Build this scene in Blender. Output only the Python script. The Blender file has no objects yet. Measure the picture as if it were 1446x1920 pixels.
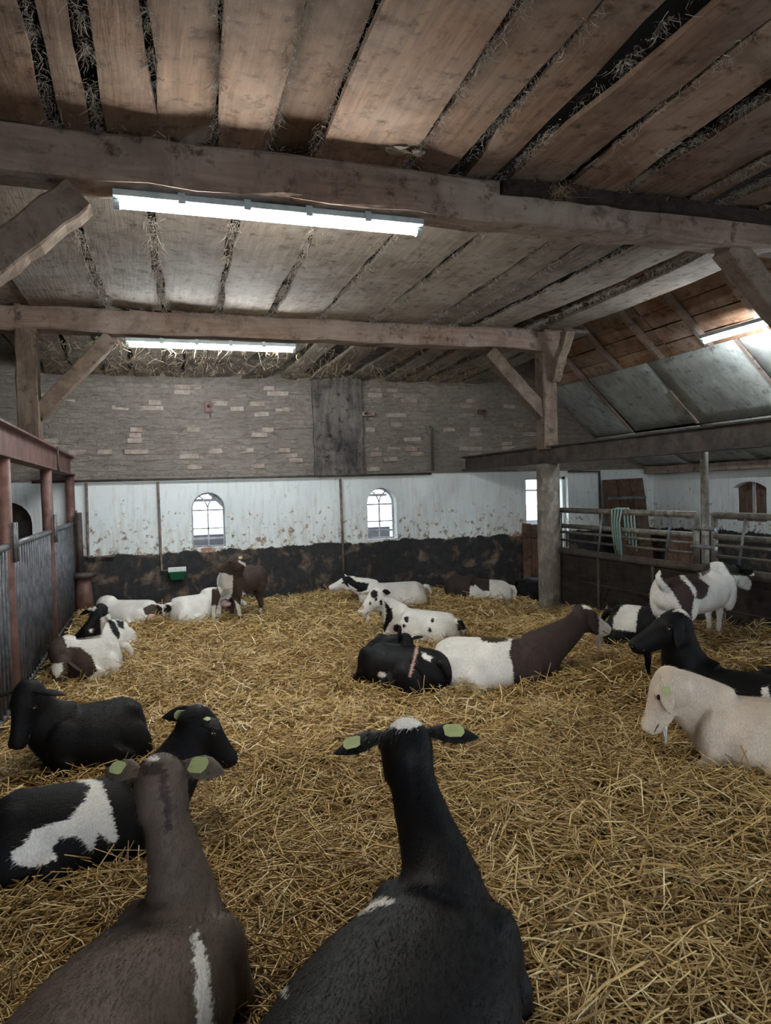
import bpy, bmesh, math, random
import numpy as np
from mathutils import Vector, Matrix, noise as mnoise

random.seed(7); RNG = np.random.default_rng(11)
scene = bpy.context.scene
col = scene.collection

# ------------------------------------------------------------------ camera, world, exposure
IW, IH, FPX, HC = 1446, 1920, 1340.0, 1.65
YAW, PIT, ROL = math.radians(18.2), math.radians(-1.8), math.radians(1.6)
FW = np.array([math.sin(YAW)*math.cos(PIT), math.cos(YAW)*math.cos(PIT), math.sin(PIT)])
_r = np.array([math.cos(YAW), -math.sin(YAW), 0.0]); _u = np.cross(_r, FW)
RT = _r*math.cos(ROL) - _u*math.sin(ROL)
UP = _u*math.cos(ROL) + _r*math.sin(ROL)
CAM = np.array([0.0, 0.0, HC])
camd = bpy.data.cameras.new('camera'); cam = bpy.data.objects.new('camera', camd); col.objects.link(cam)
camd.sensor_fit = 'HORIZONTAL'; camd.sensor_width = 36.0; camd.lens = FPX/IW*36.0
camd.clip_start = 0.05; camd.clip_end = 200
cam.matrix_world = Matrix(((RT[0], UP[0], -FW[0], 0), (RT[1], UP[1], -FW[1], 0), (RT[2], UP[2], -FW[2], HC), (0, 0, 0, 1)))
scene.camera = cam

w = bpy.data.worlds.new('sky'); scene.world = w; w.use_nodes = True
bgn = w.node_tree.nodes['Background']
bgn.inputs[0].default_value = (0.80, 0.90, 1.0, 1); bgn.inputs[1].default_value = 3.4
vs = scene.view_settings
vs.view_transform = 'Standard'; vs.look = 'None'; vs.gamma = 1; vs.use_curve_mapping = False
vs.exposure = 1.5
TUBE_W = 88.0            # emission strength of the fluorescent tubes

# ------------------------------------------------------------------ pixel helpers
def ray(x, y): return FW + RT*(x-IW/2)/FPX - UP*(y-IH/2)/FPX
def onz(x, y, z): d = ray(x, y); return CAM + d*(z-HC)/d[2]
def onY(x, y, Y): d = ray(x, y); return CAM + d*Y/d[1]
def onX(x, y, X): d = ray(x, y); return CAM + d*X/d[0]
def pd(x, y, d): return CAM + ray(x, y)*d
def depth(p): return float(np.dot(np.asarray(p)-CAM, FW))
def proj(P):
    q = P - CAM; d = q@FW
    return np.stack([IW/2 + FPX*(q@RT)/d, IH/2 - FPX*(q@UP)/d], -1), d
V = lambda *a: np.array(a, float)

YW, XL, XR, XWL, XWR, YF = 10.9, -1.05, 5.0, -5.2, 8.75, -5.0

# ------------------------------------------------------------------ mesh builder
class MB:
    def __init__(s): s.v = []; s.f = []
    def add(s, verts, faces):
        b = len(s.v); s.v += [tuple(map(float, q)) for q in verts]; s.f += [tuple(i+b for i in f) for f in faces]; return s
    def box(s, lo, hi):
        (a, b, c), (d, e, f) = lo, hi
        return s.add([(a,b,c),(d,b,c),(d,e,c),(a,e,c),(a,b,f),(d,b,f),(d,e,f),(a,e,f)],
                     [(0,3,2,1),(4,5,6,7),(0,1,5,4),(1,2,6,5),(2,3,7,6),(3,0,4,7)])
    def bar(s, p0, p1, wd, ht, up=(0,0,1), n=1, jit=0.0, seed=0, chamf=0.0):
        p0, p1 = V(*p0), V(*p1); t = p1-p0; t /= np.linalg.norm(t)
        side = np.cross(t, V(*up)); side /= np.linalg.norm(side); u = np.cross(side, t)
        rg = np.random.default_rng(seed)
        if chamf > 0:
            c = chamf
            prof = [(-1,-1+c),(-1+c,-1),(1-c,-1),(1,-1+c),(1,1-c),(1-c,1),(-1+c,1),(-1,1-c)]
        else: prof = [(-1,-1),(1,-1),(1,1),(-1,1)]
        k = len(prof); vs = []; fs = []
        bow = rg.normal(0, jit, (n+1, 2)); 
        for i in range(n+1):
            c0 = p0+(p1-p0)*i/n + side*bow[i,0]*.6 + u*bow[i,1]*.6
            for a, b in prof:
                vs.append(c0 + side*(a*wd/2+rg.normal(0,jit)*.5) + u*(b*ht/2+rg.normal(0,jit)*.5))
        for i in range(n):
            for j in range(k):
                a = i*k+j; b = i*k+(j+1)%k
                fs.append((a, b, b+k, a+k))
        fs.append(tuple(range(k-1,-1,-1))); fs.append(tuple(n*k+j for j in range(k)))
        return s.add(vs, fs)
    def tube(s, pts, r, n=10, cap=True):
        pts = [V(*p) for p in pts]; m = len(pts)
        if not hasattr(r, '__len__'): r = [r]*m
        vs = []; fs = []; ref = None
        for i, p in enumerate(pts):
            t = pts[min(i+1, m-1)]-pts[max(i-1, 0)]; t /= np.linalg.norm(t)
            if ref is None: ref = V(0,0,1) if abs(t[2]) < .9 else V(1,0,0)
            a = np.cross(t, ref); a /= np.linalg.norm(a); b = np.cross(a, t); ref = b
            for j in range(n):
                q = 2*math.pi*j/n
                vs.append(p + r[i]*(a*math.cos(q)+b*math.sin(q)))
        for i in range(m-1):
            for j in range(n):
                a = i*n+j; b = i*n+(j+1)%n
                fs.append((a, b, b+n, a+n))
        if cap: fs.append(tuple(range(n-1,-1,-1))); fs.append(tuple((m-1)*n+j for j in range(n)))
        return s.add(vs, fs)
    def loft(s, rings, n=18):
        """rings: (centre, side vector*halfwidth, up vector*halfheight)"""
        vs = []; fs = []; m = len(rings)
        for c, a, b in rings:
            for j in range(n):
                q = 2*math.pi*j/n; vs.append(c + a*math.cos(q) + b*math.sin(q))
        for i in range(m-1):
            for j in range(n):
                x = i*n+j; y = i*n+(j+1)%n
                fs.append((x, y, y+n, x+n))
        fs.append(tuple(range(n-1,-1,-1))); fs.append(tuple((m-1)*n+j for j in range(n)))
        return s.add(vs, fs)
    def ball(s, c, rx, ry, rz, ax=None, n=12, m=8):
        c = V(*c); ax = np.eye(3) if ax is None else np.array(ax)
        vs = [c - ax[2]*rz]; fs = []
        for i in range(1, m):
            ph = -math.pi/2 + math.pi*i/m
            for j in range(n):
                q = 2*math.pi*j/n
                vs.append(c + ax[0]*rx*math.cos(ph)*math.cos(q) + ax[1]*ry*math.cos(ph)*math.sin(q) + ax[2]*rz*math.sin(ph))
        vs.append(c + ax[2]*rz); T = len(vs)-1
        for j in range(n): fs.append((0, 1+(j+1)%n, 1+j)); fs.append((T, T-n+j, T-n+(j+1)%n))
        for i in range(m-2):
            for j in range(n):
                a = 1+i*n+j; b = 1+i*n+(j+1)%n
                fs.append((a, b, b+n, a+n))
        return s.add(vs, fs)
    def mesh(s, name, origin=(0,0,0)):
        me = bpy.data.meshes.new(name)
        o = V(*origin)
        me.from_pydata([tuple(V(*q)-o) for q in s.v], [], s.f); me.update()
        return me

def put(name, me, mat, parent=None, loc=(0,0,0), smooth=False):
    o = bpy.data.objects.new(name, me); col.objects.link(o); o.location = loc
    if mat is not None:
        me.materials.clear(); me.materials.append(mat)
    if smooth: me.polygons.foreach_set('use_smooth', [True]*len(me.polygons))
    if parent is not None:
        o.parent = parent; o.matrix_parent_inverse = Matrix.Translation(-Vector(parent.location))
    return o
def obj(name, mb, mat, parent=None, smooth=False, origin=None):
    if origin is None:
        a = np.array(mb.v); origin = ((a[:,0].min()+a[:,0].max())/2, (a[:,1].min()+a[:,1].max())/2, a[:,2].min())
    return put(name, mb.mesh(name, origin), mat, parent, tuple(map(float, origin)), smooth)
def tag(o, label, cat, group=None, kind=None):
    o['label'] = label; o['category'] = cat
    if group: o['group'] = group
    if kind: o['kind'] = kind
    return o
def struct(o, label=None):
    o['kind'] = 'structure'
    if label: o['label'] = label
    return o
def thing(name, label, cat, loc, group=None):
    o = bpy.data.objects.new(name, None); col.objects.link(o); o.location = tuple(map(float, loc)); o.empty_display_size = .1
    return tag(o, label, cat, group)

# ------------------------------------------------------------------ materials
def newmat(name):
    m = bpy.data.materials.new(name); m.use_nodes = True
    nt = m.node_tree; return m, nt, nt.nodes['Principled BSDF']
def N(nt, t, **kw):
    n = nt.nodes.new(t)
    for k, v in kw.items(): setattr(n, k, v)
    return n
def ramp(nt, src, stops):
    r = N(nt, 'ShaderNodeValToRGB'); e = r.color_ramp.elements
    e[0].position, e[0].color = stops[0][0], (*stops[0][1], 1); e[1].position, e[1].color = stops[-1][0], (*stops[-1][1], 1)
    for p, c in stops[1:-1]:
        x = e.new(p); x.color = (*c, 1)
    nt.links.new(src, r.inputs[0]); return r.outputs[0]
def noise(nt, vec, scale, detail=6, rough=.6, dist=0.0):
    n = N(nt, 'ShaderNodeTexNoise'); n.inputs['Scale'].default_value = scale; n.inputs['Detail'].default_value = detail
    n.inputs['Roughness'].default_value = rough; n.inputs['Distortion'].default_value = dist
    if vec is not None: nt.links.new(vec, n.inputs['Vector'])
    return n.outputs[0]
def coords(nt, stretch=(1,1,1), rot=(0,0,0), world=True):
    if world: g = N(nt, 'ShaderNodeNewGeometry').outputs['Position']
    else: g = N(nt, 'ShaderNodeTexCoord').outputs['Object']
    mp = N(nt, 'ShaderNodeMapping'); mp.inputs['Scale'].default_value = stretch; mp.inputs['Rotation'].default_value = rot
    nt.links.new(g, mp.inputs[0]); return mp.outputs[0]
def math_(nt, op, a, b=0.0, c=None):
    n = N(nt, 'ShaderNodeMath', operation=op)
    for i, x in enumerate([a, b] + ([c] if c is not None else [])):
        if isinstance(x, (int, float)): n.inputs[i].default_value = x
        else: nt.links.new(x, n.inputs[i])
    return n.outputs[0]
def mixc(nt, f, a, b, mode='MIX'):
    n = N(nt, 'ShaderNodeMix', data_type='RGBA', blend_type=mode)
    for s, x in ((n.inputs[0], f), (n.inputs[6], a), (n.inputs[7], b)):
        if isinstance(x, (int, float)): s.default_value = x
        elif isinstance(x, tuple): s.default_value = (*x, 1)
        else: nt.links.new(x, s)
    return n.outputs[2]
def bump(nt, b, h, strength=.5, dist=.01):
    n = N(nt, 'ShaderNodeBump'); n.inputs['Strength'].default_value = strength; n.inputs['Distance'].default_value = dist
    nt.links.new(h, n.inputs['Height']); nt.links.new(n.outputs[0], b.inputs['Normal'])
def wood(name, c1, c2, dust=None, dustamt=.5, stretch=(8, .6, 8), rough=.85, tint=.35, bstr=.6):
    m, nt, b = newmat(name); v = coords(nt, stretch)
    n1 = noise(nt, v, 3.0, 8, .65, .4); c = ramp(nt, n1, [(.3, c1), (.7, c2)])
    v2 = coords(nt); n2 = noise(nt, v2, 1.6, 5, .6)
    if dust: c = mixc(nt, math_(nt, 'MULTIPLY', ramp(nt, n2, [(.42, (0,0,0)), (.66, (1,1,1))]), dustamt), c, dust)
    n3 = noise(nt, v2, 9, 6, .7); n4 = noise(nt, v2, 2.7, 7, .7, .8); c = mixc(nt, math_(nt, 'MULTIPLY', ramp(nt, n4, [(.38, (1,1,1)), (.52, (0,0,0))]), .45), c, tuple(x*.55 for x in c1)); c = mixc(nt, ramp(nt, n3, [(.30, (1,1,1)), (.46, (0,0,0))]), c, tuple(x*.4 for x in c1))
    oi = N(nt, 'ShaderNodeObjectInfo').outputs['Random']
    k = math_(nt, 'MULTIPLY_ADD', oi, tint, 1-tint/2); cm = N(nt, 'ShaderNodeCombineColor')
    for i in range(3): nt.links.new(k, cm.inputs[i])
    c = mixc(nt, 1.0, c, cm.outputs[0], 'MULTIPLY')
    nt.links.new(c, b.inputs['Base Color']); b.inputs['Roughness'].default_value = rough; b.inputs['Specular IOR Level'].default_value = .2
    bump(nt, b, math_(nt, 'ADD', n1, math_(nt, 'MULTIPLY', n3, .7)), bstr, .012); return m
def metal(name, c1, c2, sc=9, rough=.6, met=.0, lo=.4, hi=.62):
    m, nt, b = newmat(name); v = coords(nt); n1 = noise(nt, v, sc, 7, .7)
    nt.links.new(ramp(nt, n1, [(lo, c1), (hi, c2)]), b.inputs['Base Color'])
    b.inputs['Roughness'].default_value = rough; b.inputs['Metallic'].default_value = met
    bump(nt, b, n1, .25, .004); return m
def flat(name, c, rough=.7, spec=.3):
    m, nt, b = newmat(name); v = coords(nt); n1 = noise(nt, v, 30, 4)
    nt.links.new(ramp(nt, n1, [(.3, tuple(x*.85 for x in c)), (.7, tuple(min(1, x*1.1) for x in c))]), b.inputs['Base Color'])
    b.inputs['Roughness'].default_value = rough; b.inputs['Specular IOR Level'].default_value = spec; return m

M = {}
M['board'] = wood('ceiling board', (.105,.063,.044), (.225,.142,.10), (.23,.185,.16), .6, tint=.5)
M['board2'] = wood('dusty ceiling board', (.18,.145,.12), (.32,.27,.225), (.35,.32,.29), .6, tint=.4)
M['board3'] = wood('rotten board', (.13,.105,.085), (.26,.22,.18), (.34,.31,.28), .6)
M['orange'] = wood('roof board', (.27,.15,.095), (.50,.29,.18), (.58,.50,.45), .6, tint=.6)
M['beam'] = wood('beam oak', (.19,.13,.105), (.34,.25,.205), (.46,.40,.36), .5, stretch=(.8, 8, 8))
M['post'] = wood('post oak', (.115,.083,.065), (.235,.18,.145), (.31,.275,.24), .4, stretch=(8, 8, .8))
M['brace'] = wood('brace oak', (.125,.09,.07), (.25,.19,.15), (.32,.28,.24), .4, stretch=(3, 8, 3))
M['loft'] = flat('shade-black loft cover', (.018,.014,.011), 1)  # near-black colour stands for the shade behind the boards
M['rust'] = metal('rusty red paint', (.10,.045,.035), (.19,.10,.085), 7)
M['darksteel'] = metal('dark rusty steel', (.035,.027,.024), (.10,.075,.06), 6, .65)
M['galv'] = metal('old galvanised pipe', (.10,.105,.115), (.22,.225,.24), 14, .45, .5)
M['barsteel'] = metal('grey bars', (.05,.053,.062), (.13,.135,.15), 10, .5, .4)
M['railp'] = metal('worn rail pipe', (.11,.10,.085), (.27,.25,.21), 12, .45, .4)
M['panel'] = wood('dark stall plank', (.018,.014,.012), (.05,.038,.03), None, 0, stretch=(6, .7, 7))
M['olddoor'] = wood('old brown plank', (.075,.042,.028), (.19,.11,.07), (.20,.16,.14), .4, stretch=(7, 7, .8))
M['sheet'] = wood('grey fibre sheet', (.36,.38,.36), (.52,.55,.53), (.26,.25,.22), .6, stretch=(1.5, 9, 1.5), tint=.2, bstr=.3)
M['lath'] = wood('lath', (.24,.17,.14), (.42,.32,.27), (.5,.44,.4), .4, stretch=(1, 8, 1))
M['iron'] = metal('window iron', (.25,.25,.25), (.45,.46,.48), 12, .6)
M['housing'] = metal('lamp housing', (.34,.42,.45), (.52,.60,.62), 8, .5)
M['green'] = flat('green plastic', (.01,.10,.05), .4); M['white'] = flat('white plastic', (.62,.66,.62), .4)
M['hose'] = flat('pale green hose', (.20,.30,.27), .5)
M['tag'] = flat('ear tag', (.40,.44,.20), .5)
M['copper'] = metal('brown pipe', (.10,.07,.055), (.24,.18,.14), 10, .6)
M['eye'] = flat('eye', (.02,.014,.01), .15, .6); M['udder'] = flat('udder skin', (.58,.38,.37), .6)
M['web'] = flat('dusty cobweb', (.34,.31,.28), 1, 0); M['hay'] = flat('hanging hay', (.38,.30,.20), 1, 0)
m, nt, b = newmat('tube light'); b.inputs['Base Color'].default_value = (.9,.9,.9,1)
b.inputs['Emission Color'].default_value = (1.0, .965, .86, 1); b.inputs['Emission Strength'].default_value = TUBE_W; M['tube'] = m
m, nt, b = newmat('tube light cool'); b.inputs['Base Color'].default_value = (.9,.9,.9,1)
b.inputs['Emission Color'].default_value = (.90, .97, 1.0, 1); b.inputs['Emission Strength'].default_value = TUBE_W; M['tubec'] = m
m, nt, b = newmat('window glass'); b.inputs['Base Color'].default_value = (.9,.93,1,1); b.inputs['Transmission Weight'].default_value = 1; b.inputs['Roughness'].default_value = .03; b.inputs['IOR'].default_value = 1.02; M['glass'] = m

def wall_mat():
    m, nt, b = newmat('whitewash over dark tar'); v = coords(nt)
    sp = N(nt, 'ShaderNodeSeparateXYZ'); g = N(nt, 'ShaderNodeNewGeometry'); nt.links.new(g.outputs['Position'], sp.inputs[0])
    z = sp.outputs[2]; x = sp.outputs[0]
    n1 = noise(nt, v, 1.3, 8, .6); n2 = noise(nt, v, 9, 8, .7); n3 = noise(nt, v, 3.2, 7, .65, .5); n4 = noise(nt, coords(nt, (9,9,1.2)), 2.4, 6, .7)
    white = ramp(nt, n1, [(.3, (.66,.71,.72)), (.7, (.80,.84,.84))])
    # flaking spots, denser towards the tar line
    low = math_(nt, 'MULTIPLY', math_(nt, 'SUBTRACT', 1.78, z), 1.0)
    fl = math_(nt, 'ADD', math_(nt, 'MULTIPLY', low, .155), n2)
    white = mixc(nt, ramp(nt, fl, [(.66, (0,0,0)), (.72, (1,1,1))]), white, ramp(nt, n3, [(.4, (.19,.13,.10)), (.62, (.40,.33,.22))]))
    fl2 = math_(nt, 'ADD', math_(nt, 'MULTIPLY', low, .12), n3)
    white = mixc(nt, ramp(nt, fl2, [(.72, (0,0,0)), (.76, (1,1,1))]), white, (.34,.16,.11))
    st = math_(nt, 'MULTIPLY', ramp(nt, math_(nt, 'ADD', n4, math_(nt, 'MULTIPLY', low, .1)), [(.52, (0,0,0)), (.75, (1,1,1))]), .55)
    white = mixc(nt, st, white, (.47,.42,.33))
    tar = ramp(nt, n2, [(.35, (.011,.0105,.012)), (.7, (.036,.034,.036))])
    tar = mixc(nt, ramp(nt, n3, [(.52, (0,0,0)), (.66, (1,1,1))]), tar, ramp(nt, n2, [(.4, (.10,.062,.042)), (.65, (.22,.16,.115))]))
    edge = math_(nt, 'ADD', z, math_(nt, 'MULTIPLY', math_(nt, 'SUBTRACT', n3, .5), .22))
    c = mixc(nt, ramp(nt, edge, [(.815, (0,0,0)), (.83, (1,1,1))]), tar, white)
    nt.links.new(c, b.inputs['Base Color']); b.inputs['Roughness'].default_value = .85
    bump(nt, b, math_(nt, 'ADD', n2, n3), .5, .015); return m
M['wall'] = wall_mat()
def brick_mat():
    m, nt, b = newmat('whitewashed rough brick'); v = coords(nt, (1,1,1), (math.pi/2,0,0))
    br = N(nt, 'ShaderNodeTexBrick'); br.inputs['Scale'].default_value = 1; br.inputs['Brick Width'].default_value = .25; br.inputs['Row Height'].default_value = .075
    br.inputs['Mortar Size'].default_value = .012; br.inputs['Mortar Smooth'].default_value = .6
    wv = N(nt, 'ShaderNodeVectorMath', operation='ADD'); sc = N(nt, 'ShaderNodeVectorMath', operation='SCALE'); sc.inputs['Scale'].default_value = .12
    nz = N(nt, 'ShaderNodeTexNoise'); nz.inputs['Scale'].default_value = 4; nt.links.new(v, nz.inputs['Vector'])
    nt.links.new(nz.outputs[1], sc.inputs[0]); nt.links.new(v, wv.inputs[0]); nt.links.new(sc.outputs[0], wv.inputs[1]); nt.links.new(wv.outputs[0], br.inputs[0])
    vw = coords(nt); n1 = noise(nt, vw, .8, 6, .6); n2 = noise(nt, coords(nt, (2.6,2.6,5.5)), 2.8, 9, .75, 1.2); n3 = noise(nt, vw, 7, 7, .7)
    c = ramp(nt, n2, [(.30, (.20,.155,.13)), (.46, (.36,.305,.265)), (.68, (.50,.445,.40))])
    c = mixc(nt, math_(nt, 'MULTIPLY', br.outputs[1], .14), c, (.24,.20,.175))
    red = ramp(nt, math_(nt, 'ADD', n3, math_(nt, 'MULTIPLY', br.outputs[1], -.3)), [(.66, (0,0,0)), (.72, (1,1,1))])
    c = mixc(nt, math_(nt, 'MULTIPLY', red, .6), c, (.28,.13,.10))
    c = mixc(nt, math_(nt, 'MULTIPLY', ramp(nt, n1, [(.35, (1,1,1)), (.6, (0,0,0))]), .35), c, (.16,.14,.125))
    nt.links.new(c, b.inputs['Base Color']); b.inputs['Roughness'].default_value = .95
    bump(nt, b, math_(nt, 'ADD', math_(nt, 'MULTIPLY', n2, 2.2), math_(nt, 'MULTIPLY', br.outputs[1], -.3)), 1.0, .03); return m
M['brick'] = brick_mat()
M['soot'] = wood('sooty plaster', (.035,.033,.033), (.20,.18,.165), (.26,.23,.21), .6, stretch=(3.5, 3, .7), tint=0)
m, nt, b = newmat('bare brick'); n1 = noise(nt, coords(nt), 11); nt.links.new(ramp(nt, n1, [(.35, (.26,.19,.16)), (.6, (.40,.345,.305))]), b.inputs['Base Color']); b.inputs['Roughness'].default_value = .95
bump(nt, b, noise(nt, coords(nt), 40), .8, .01); M['brickp'] = m
m, nt, b = newmat('concrete column'); n1 = noise(nt, coords(nt), 5, 8, .7); n2 = noise(nt, coords(nt, (1,1,.5)), 16, 6)
c = mixc(nt, ramp(nt, n2, [(.5, (0,0,0)), (.7, (1,1,1))]), ramp(nt, n1, [(.3, (.10,.085,.07)), (.7, (.25,.215,.18))]), (.33,.30,.27))
nt.links.new(c, b.inputs['Base Color']); b.inputs['Roughness'].default_value = .9; bump(nt, b, math_(nt, 'ADD', n1, n2), .8, .02); M['column'] = m
m, nt, b = newmat('straw litter'); v = coords(nt); n1 = noise(nt, coords(nt, (9,3,3)), 9, 8, .75, 1.5); n2 = noise(nt, v, 1.1, 4)
c = ramp(nt, n1, [(.3, (.05,.032,.014)), (.5, (.18,.12,.05)), (.72, (.40,.28,.12))]); c = mixc(nt, math_(nt, 'MULTIPLY', ramp(nt, n2, [(.4, (0,0,0)), (.65, (1,1,1))]), .5), c, (.06,.04,.02))
nt.links.new(c, b.inputs['Base Color']); b.inputs['Roughness'].default_value = .9; bump(nt, b, n1, 1, .03); M['litter'] = m
m, nt, b = newmat('straw'); at_ = N(nt, 'ShaderNodeAttribute', attribute_name='tint')
c = ramp(nt, at_.outputs['Fac'], [(0, (.12,.075,.03)), (.25, (.31,.195,.07)), (.6, (.57,.39,.15)), (.88, (.74,.565,.27)), (1, (.88,.80,.58))])
nt.links.new(c, b.inputs['Base Color']); b.inputs['Roughness'].default_value = .45; b.inputs['Specular IOR Level'].default_value = .45; M['straw'] = m

# ------------------------------------------------------------------ ground height
HP = [(0,9.5,.0),(-.9,10.5,.03),(2.3,10.5,.02),(5,10.6,-.05),(4.9,8.2,-.12),(4.75,5.9,.16),(4.9,4.6,.30),(4.6,6.6,.12),(3.2,8.6,.0),(2.5,7.2,.0),
      (1,7,.02),(0,5,.0),(2,5,.0),(3.5,4,.0),(3.6,6.0,.0),(0,2.5,0),(2,2.5,0),(-1,7,0),(-1,4,0),(3,2,0),(1,1,0),(-2,1,0),(4,8.0,-.05),(3,0,0),(-1,0,0),(4.45,4.75,.33),(4.2,4.5,.30)]
_hp = np.array(HP)
def hgt(x, y):
    x = np.asarray(x, float); y = np.asarray(y, float)
    d2 = (x[..., None]-_hp[:,0])**2 + (y[..., None]-_hp[:,1])**2
    wgt = np.exp(-d2/(2*.9**2)) + 1e-9/(d2+.01)
    b = (wgt*_hp[:,2]).sum(-1)/wgt.sum(-1)
    n = .022*np.sin(3.1*x+1.3*np.sin(2.3*y)) + .02*np.sin(2.7*y+1.7*np.sin(1.9*x)+1) + .012*np.sin(7.3*x+5.1*y) + .010*np.sin(6.1*y-8.3*x+2)
    return b + n
def hz(x, y): return float(hgt(np.array(x), np.array(y)))

# ================================================================== THE SHELL
# floor: uneven deep litter
gx = np.linspace(XWL, XWR, 150); gy = np.linspace(YF, YW, 180)
GX, GY = np.meshgrid(gx, gy); GZ = hgt(GX, GY)
aisle = (GX > XR+.05) | (GX < XL-.05); GZ = np.where(aisle, -.05, GZ)
nx = len(gx); fs = [(j*nx+i, j*nx+i+1, (j+1)*nx+i+1, (j+1)*nx+i) for j in range(len(gy)-1) for i in range(nx-1)]
me = bpy.data.meshes.new('floor'); me.from_pydata(np.stack([GX.ravel(), GY.ravel(), GZ.ravel()], 1).tolist(), [], fs); me.update()
struct(put('floor', me, M['litter'], smooth=True), 'straw-covered barn floor')

# back wall with openings
ARCH = [(.81, .245, .86, 1.66), (3.51, .245, .86, 1.66)]       # centre x, half width, sill z, top z
ARCH = [(onY(392,980,YW)[0], .245, .86, 1.68), (onY(717,967,YW)[0], .245, .86, 1.68)]
DOOR = (onY(987,950,YW)[0], onY(1066,950,YW)[0], .36, 1.79)
DARKARCH = (onY(14,965,YW)[0], .30, .95, 1.62)
def arch_pts(cx, hw, z0, z1, n=10):
    zc = z1-hw; return [(cx-hw, z0)] + [(cx-hw*math.cos(math.pi*i/n), zc+hw*math.sin(math.pi*i/n)) for i in range(n+1)] + [(cx+hw, z0)]
def wall_strip(mb, x0, x1, z0, z1, y0, y1): mb.box((x0, y0, z0), (x1, y1, z1))
def arch_wall(mb, cx, hw, z0, z1, zb, zt, y0, y1):
    """wall piece from cx-hw..cx+hw, zb..zt with an arched opening"""
    mb.box((cx-hw, y0, zb), (cx+hw, y1, z0))
    pts = arch_pts(cx, hw, z0, z1)[1:-1]; vs = []; fs = []
    for (x, z) in pts:
        vs += [(x, y0, z), (x, y0, zt), (x, y1, z), (x, y1, zt)]
    for i in range(len(pts)-1):
        a = i*4; b = a+4
        fs += [(a, b, b+1, a+1), (a+2, a+3, b+3, b+2), (a, a+2, b+2, b)]
    mb.add(vs, fs)
mb = MB(); zt = 1.9; zb = -.4; y0, y1 = YW, YW+.38
segs = sorted([(a[0]-a[1], a[0]+a[1], ('arch', a)) for a in ARCH] + [(DOOR[0], DOOR[1], ('door', DOOR)), (DARKARCH[0]-DARKARCH[1], DARKARCH[0]+DARKARCH[1], ('arch', DARKARCH))], key=lambda s: s[0])
x = XWL
for a, b_, (k, o) in segs:
    mb.box((x, y0, zb), (a, y1, zt)); x = b_
    if k == 'arch': arch_wall(mb, o[0], o[1], o[2], o[3], zb, zt, y0, y1)
    else: mb.box((a, y0, zb), (b_, y1, o[2])); mb.box((a, y0, o[3]), (b_, y1, zt))
mb.box((x, y0, zb), (XWR+.3, y1, zt))
wb = struct(obj('wall_back', mb, M['wall'], origin=(0,YW,0)), 'whitewashed back wall with black tarred base')
# upper brick part, slightly proud of the whitewashed wall, with a rough relief
def relief(x0, x1, z0, z1, y, nx, nz, amp, seed):
    xs = np.linspace(x0, x1, nx); zs = np.linspace(z0, z1, nz); vs = []; fs = []
    for z in zs:
        for x in xs:
            q = mnoise.fractal(Vector((x*2.2, seed, z*9)), 1.0, 2.0, 4) * amp
            vs.append((x, y+q, z))
    for j in range(nz-1):
        for i in range(nx-1):
            fs.append((j*nx+i, j*nx+i+1, (j+1)*nx+i+1, (j+1)*nx+i))
    return vs, fs
mb = MB(); vs_, fs_ = relief(XWL, 9.0, 1.9, 4.6, YW-.03, 260, 110, .028, 3.1); mb.add(vs_, fs_); mb.box((XWL, YW+.05, 1.9), (9.0, YW+.38, 4.6))
mb.box((XWL, YW-.03, 1.895), (9.0, YW+.1, 1.91))
wu = struct(obj('wall_upper', mb, M['brick'], origin=(0,YW,1.9), smooth=False), 'rough dirty whitewashed brick wall above the white band')
rg = np.random.default_rng(5); bme = MB().box((-.11,-.02,-.032), (.11,.02,.032)).mesh('brick')
for i in range(90):
    r = rg.integers(0, 17); x = -1.4 + rg.random()*8.0; z = 1.98 + r*.078
    if 2.15 < x < 2.95 and True: x += 1.2
    o = put('brick', bme, M['brickp'] if i == 0 else None, wu, (x, YW-.018-rg.random()*.012, z)); o.rotation_euler = (rg.normal(0,.02), rg.normal(0,.03), rg.normal(0,.03)); s = .7+rg.random()*.4; o.scale = (s, 1, 1)
# sooty chimney breast
pa, pb = onY(588,800,YW-.1), onY(680,800,YW-.1)
mb = MB(); mb.bar((( pa[0]+pb[0])/2, YW-.05, 1.9), ((pa[0]+pb[0])/2, YW-.05, 3.4), pb[0]-pa[0], .10, up=(0,1,0), n=14, jit=.008, seed=4)
struct(obj('trim_1', mb, M['soot']), 'dark sooty chimney strip on the brick wall')
# side and front walls
m2 = MB().box((XWR, YF, -.4), (XWR+.3, YW+.38, 2.0))
wr = None
WRW = [(onX(1405,970,XWR)[1], .33, 1.0, 1.62)]   # shuttered arch niche in the right wall
mb = MB(); cy, hw, z0, z1 = WRW[0]
mb.box((XWR, YF, -.4), (XWR+.3, -1.0, 2.0)); mb.box((XWR, 2.4, -.4), (XWR+.3, cy-hw, 2.0)); mb.box((XWR, cy+hw, -.4), (XWR+.3, YW, 2.0)); mb.box((XWR, cy-hw, -.4), (XWR+.3, cy+hw, z0)); mb.box((XWR, cy-hw, z1), (XWR+.3, cy+hw, 2.0))  # gap towards the front is an unseen doorway added to daylight the aisle
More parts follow.
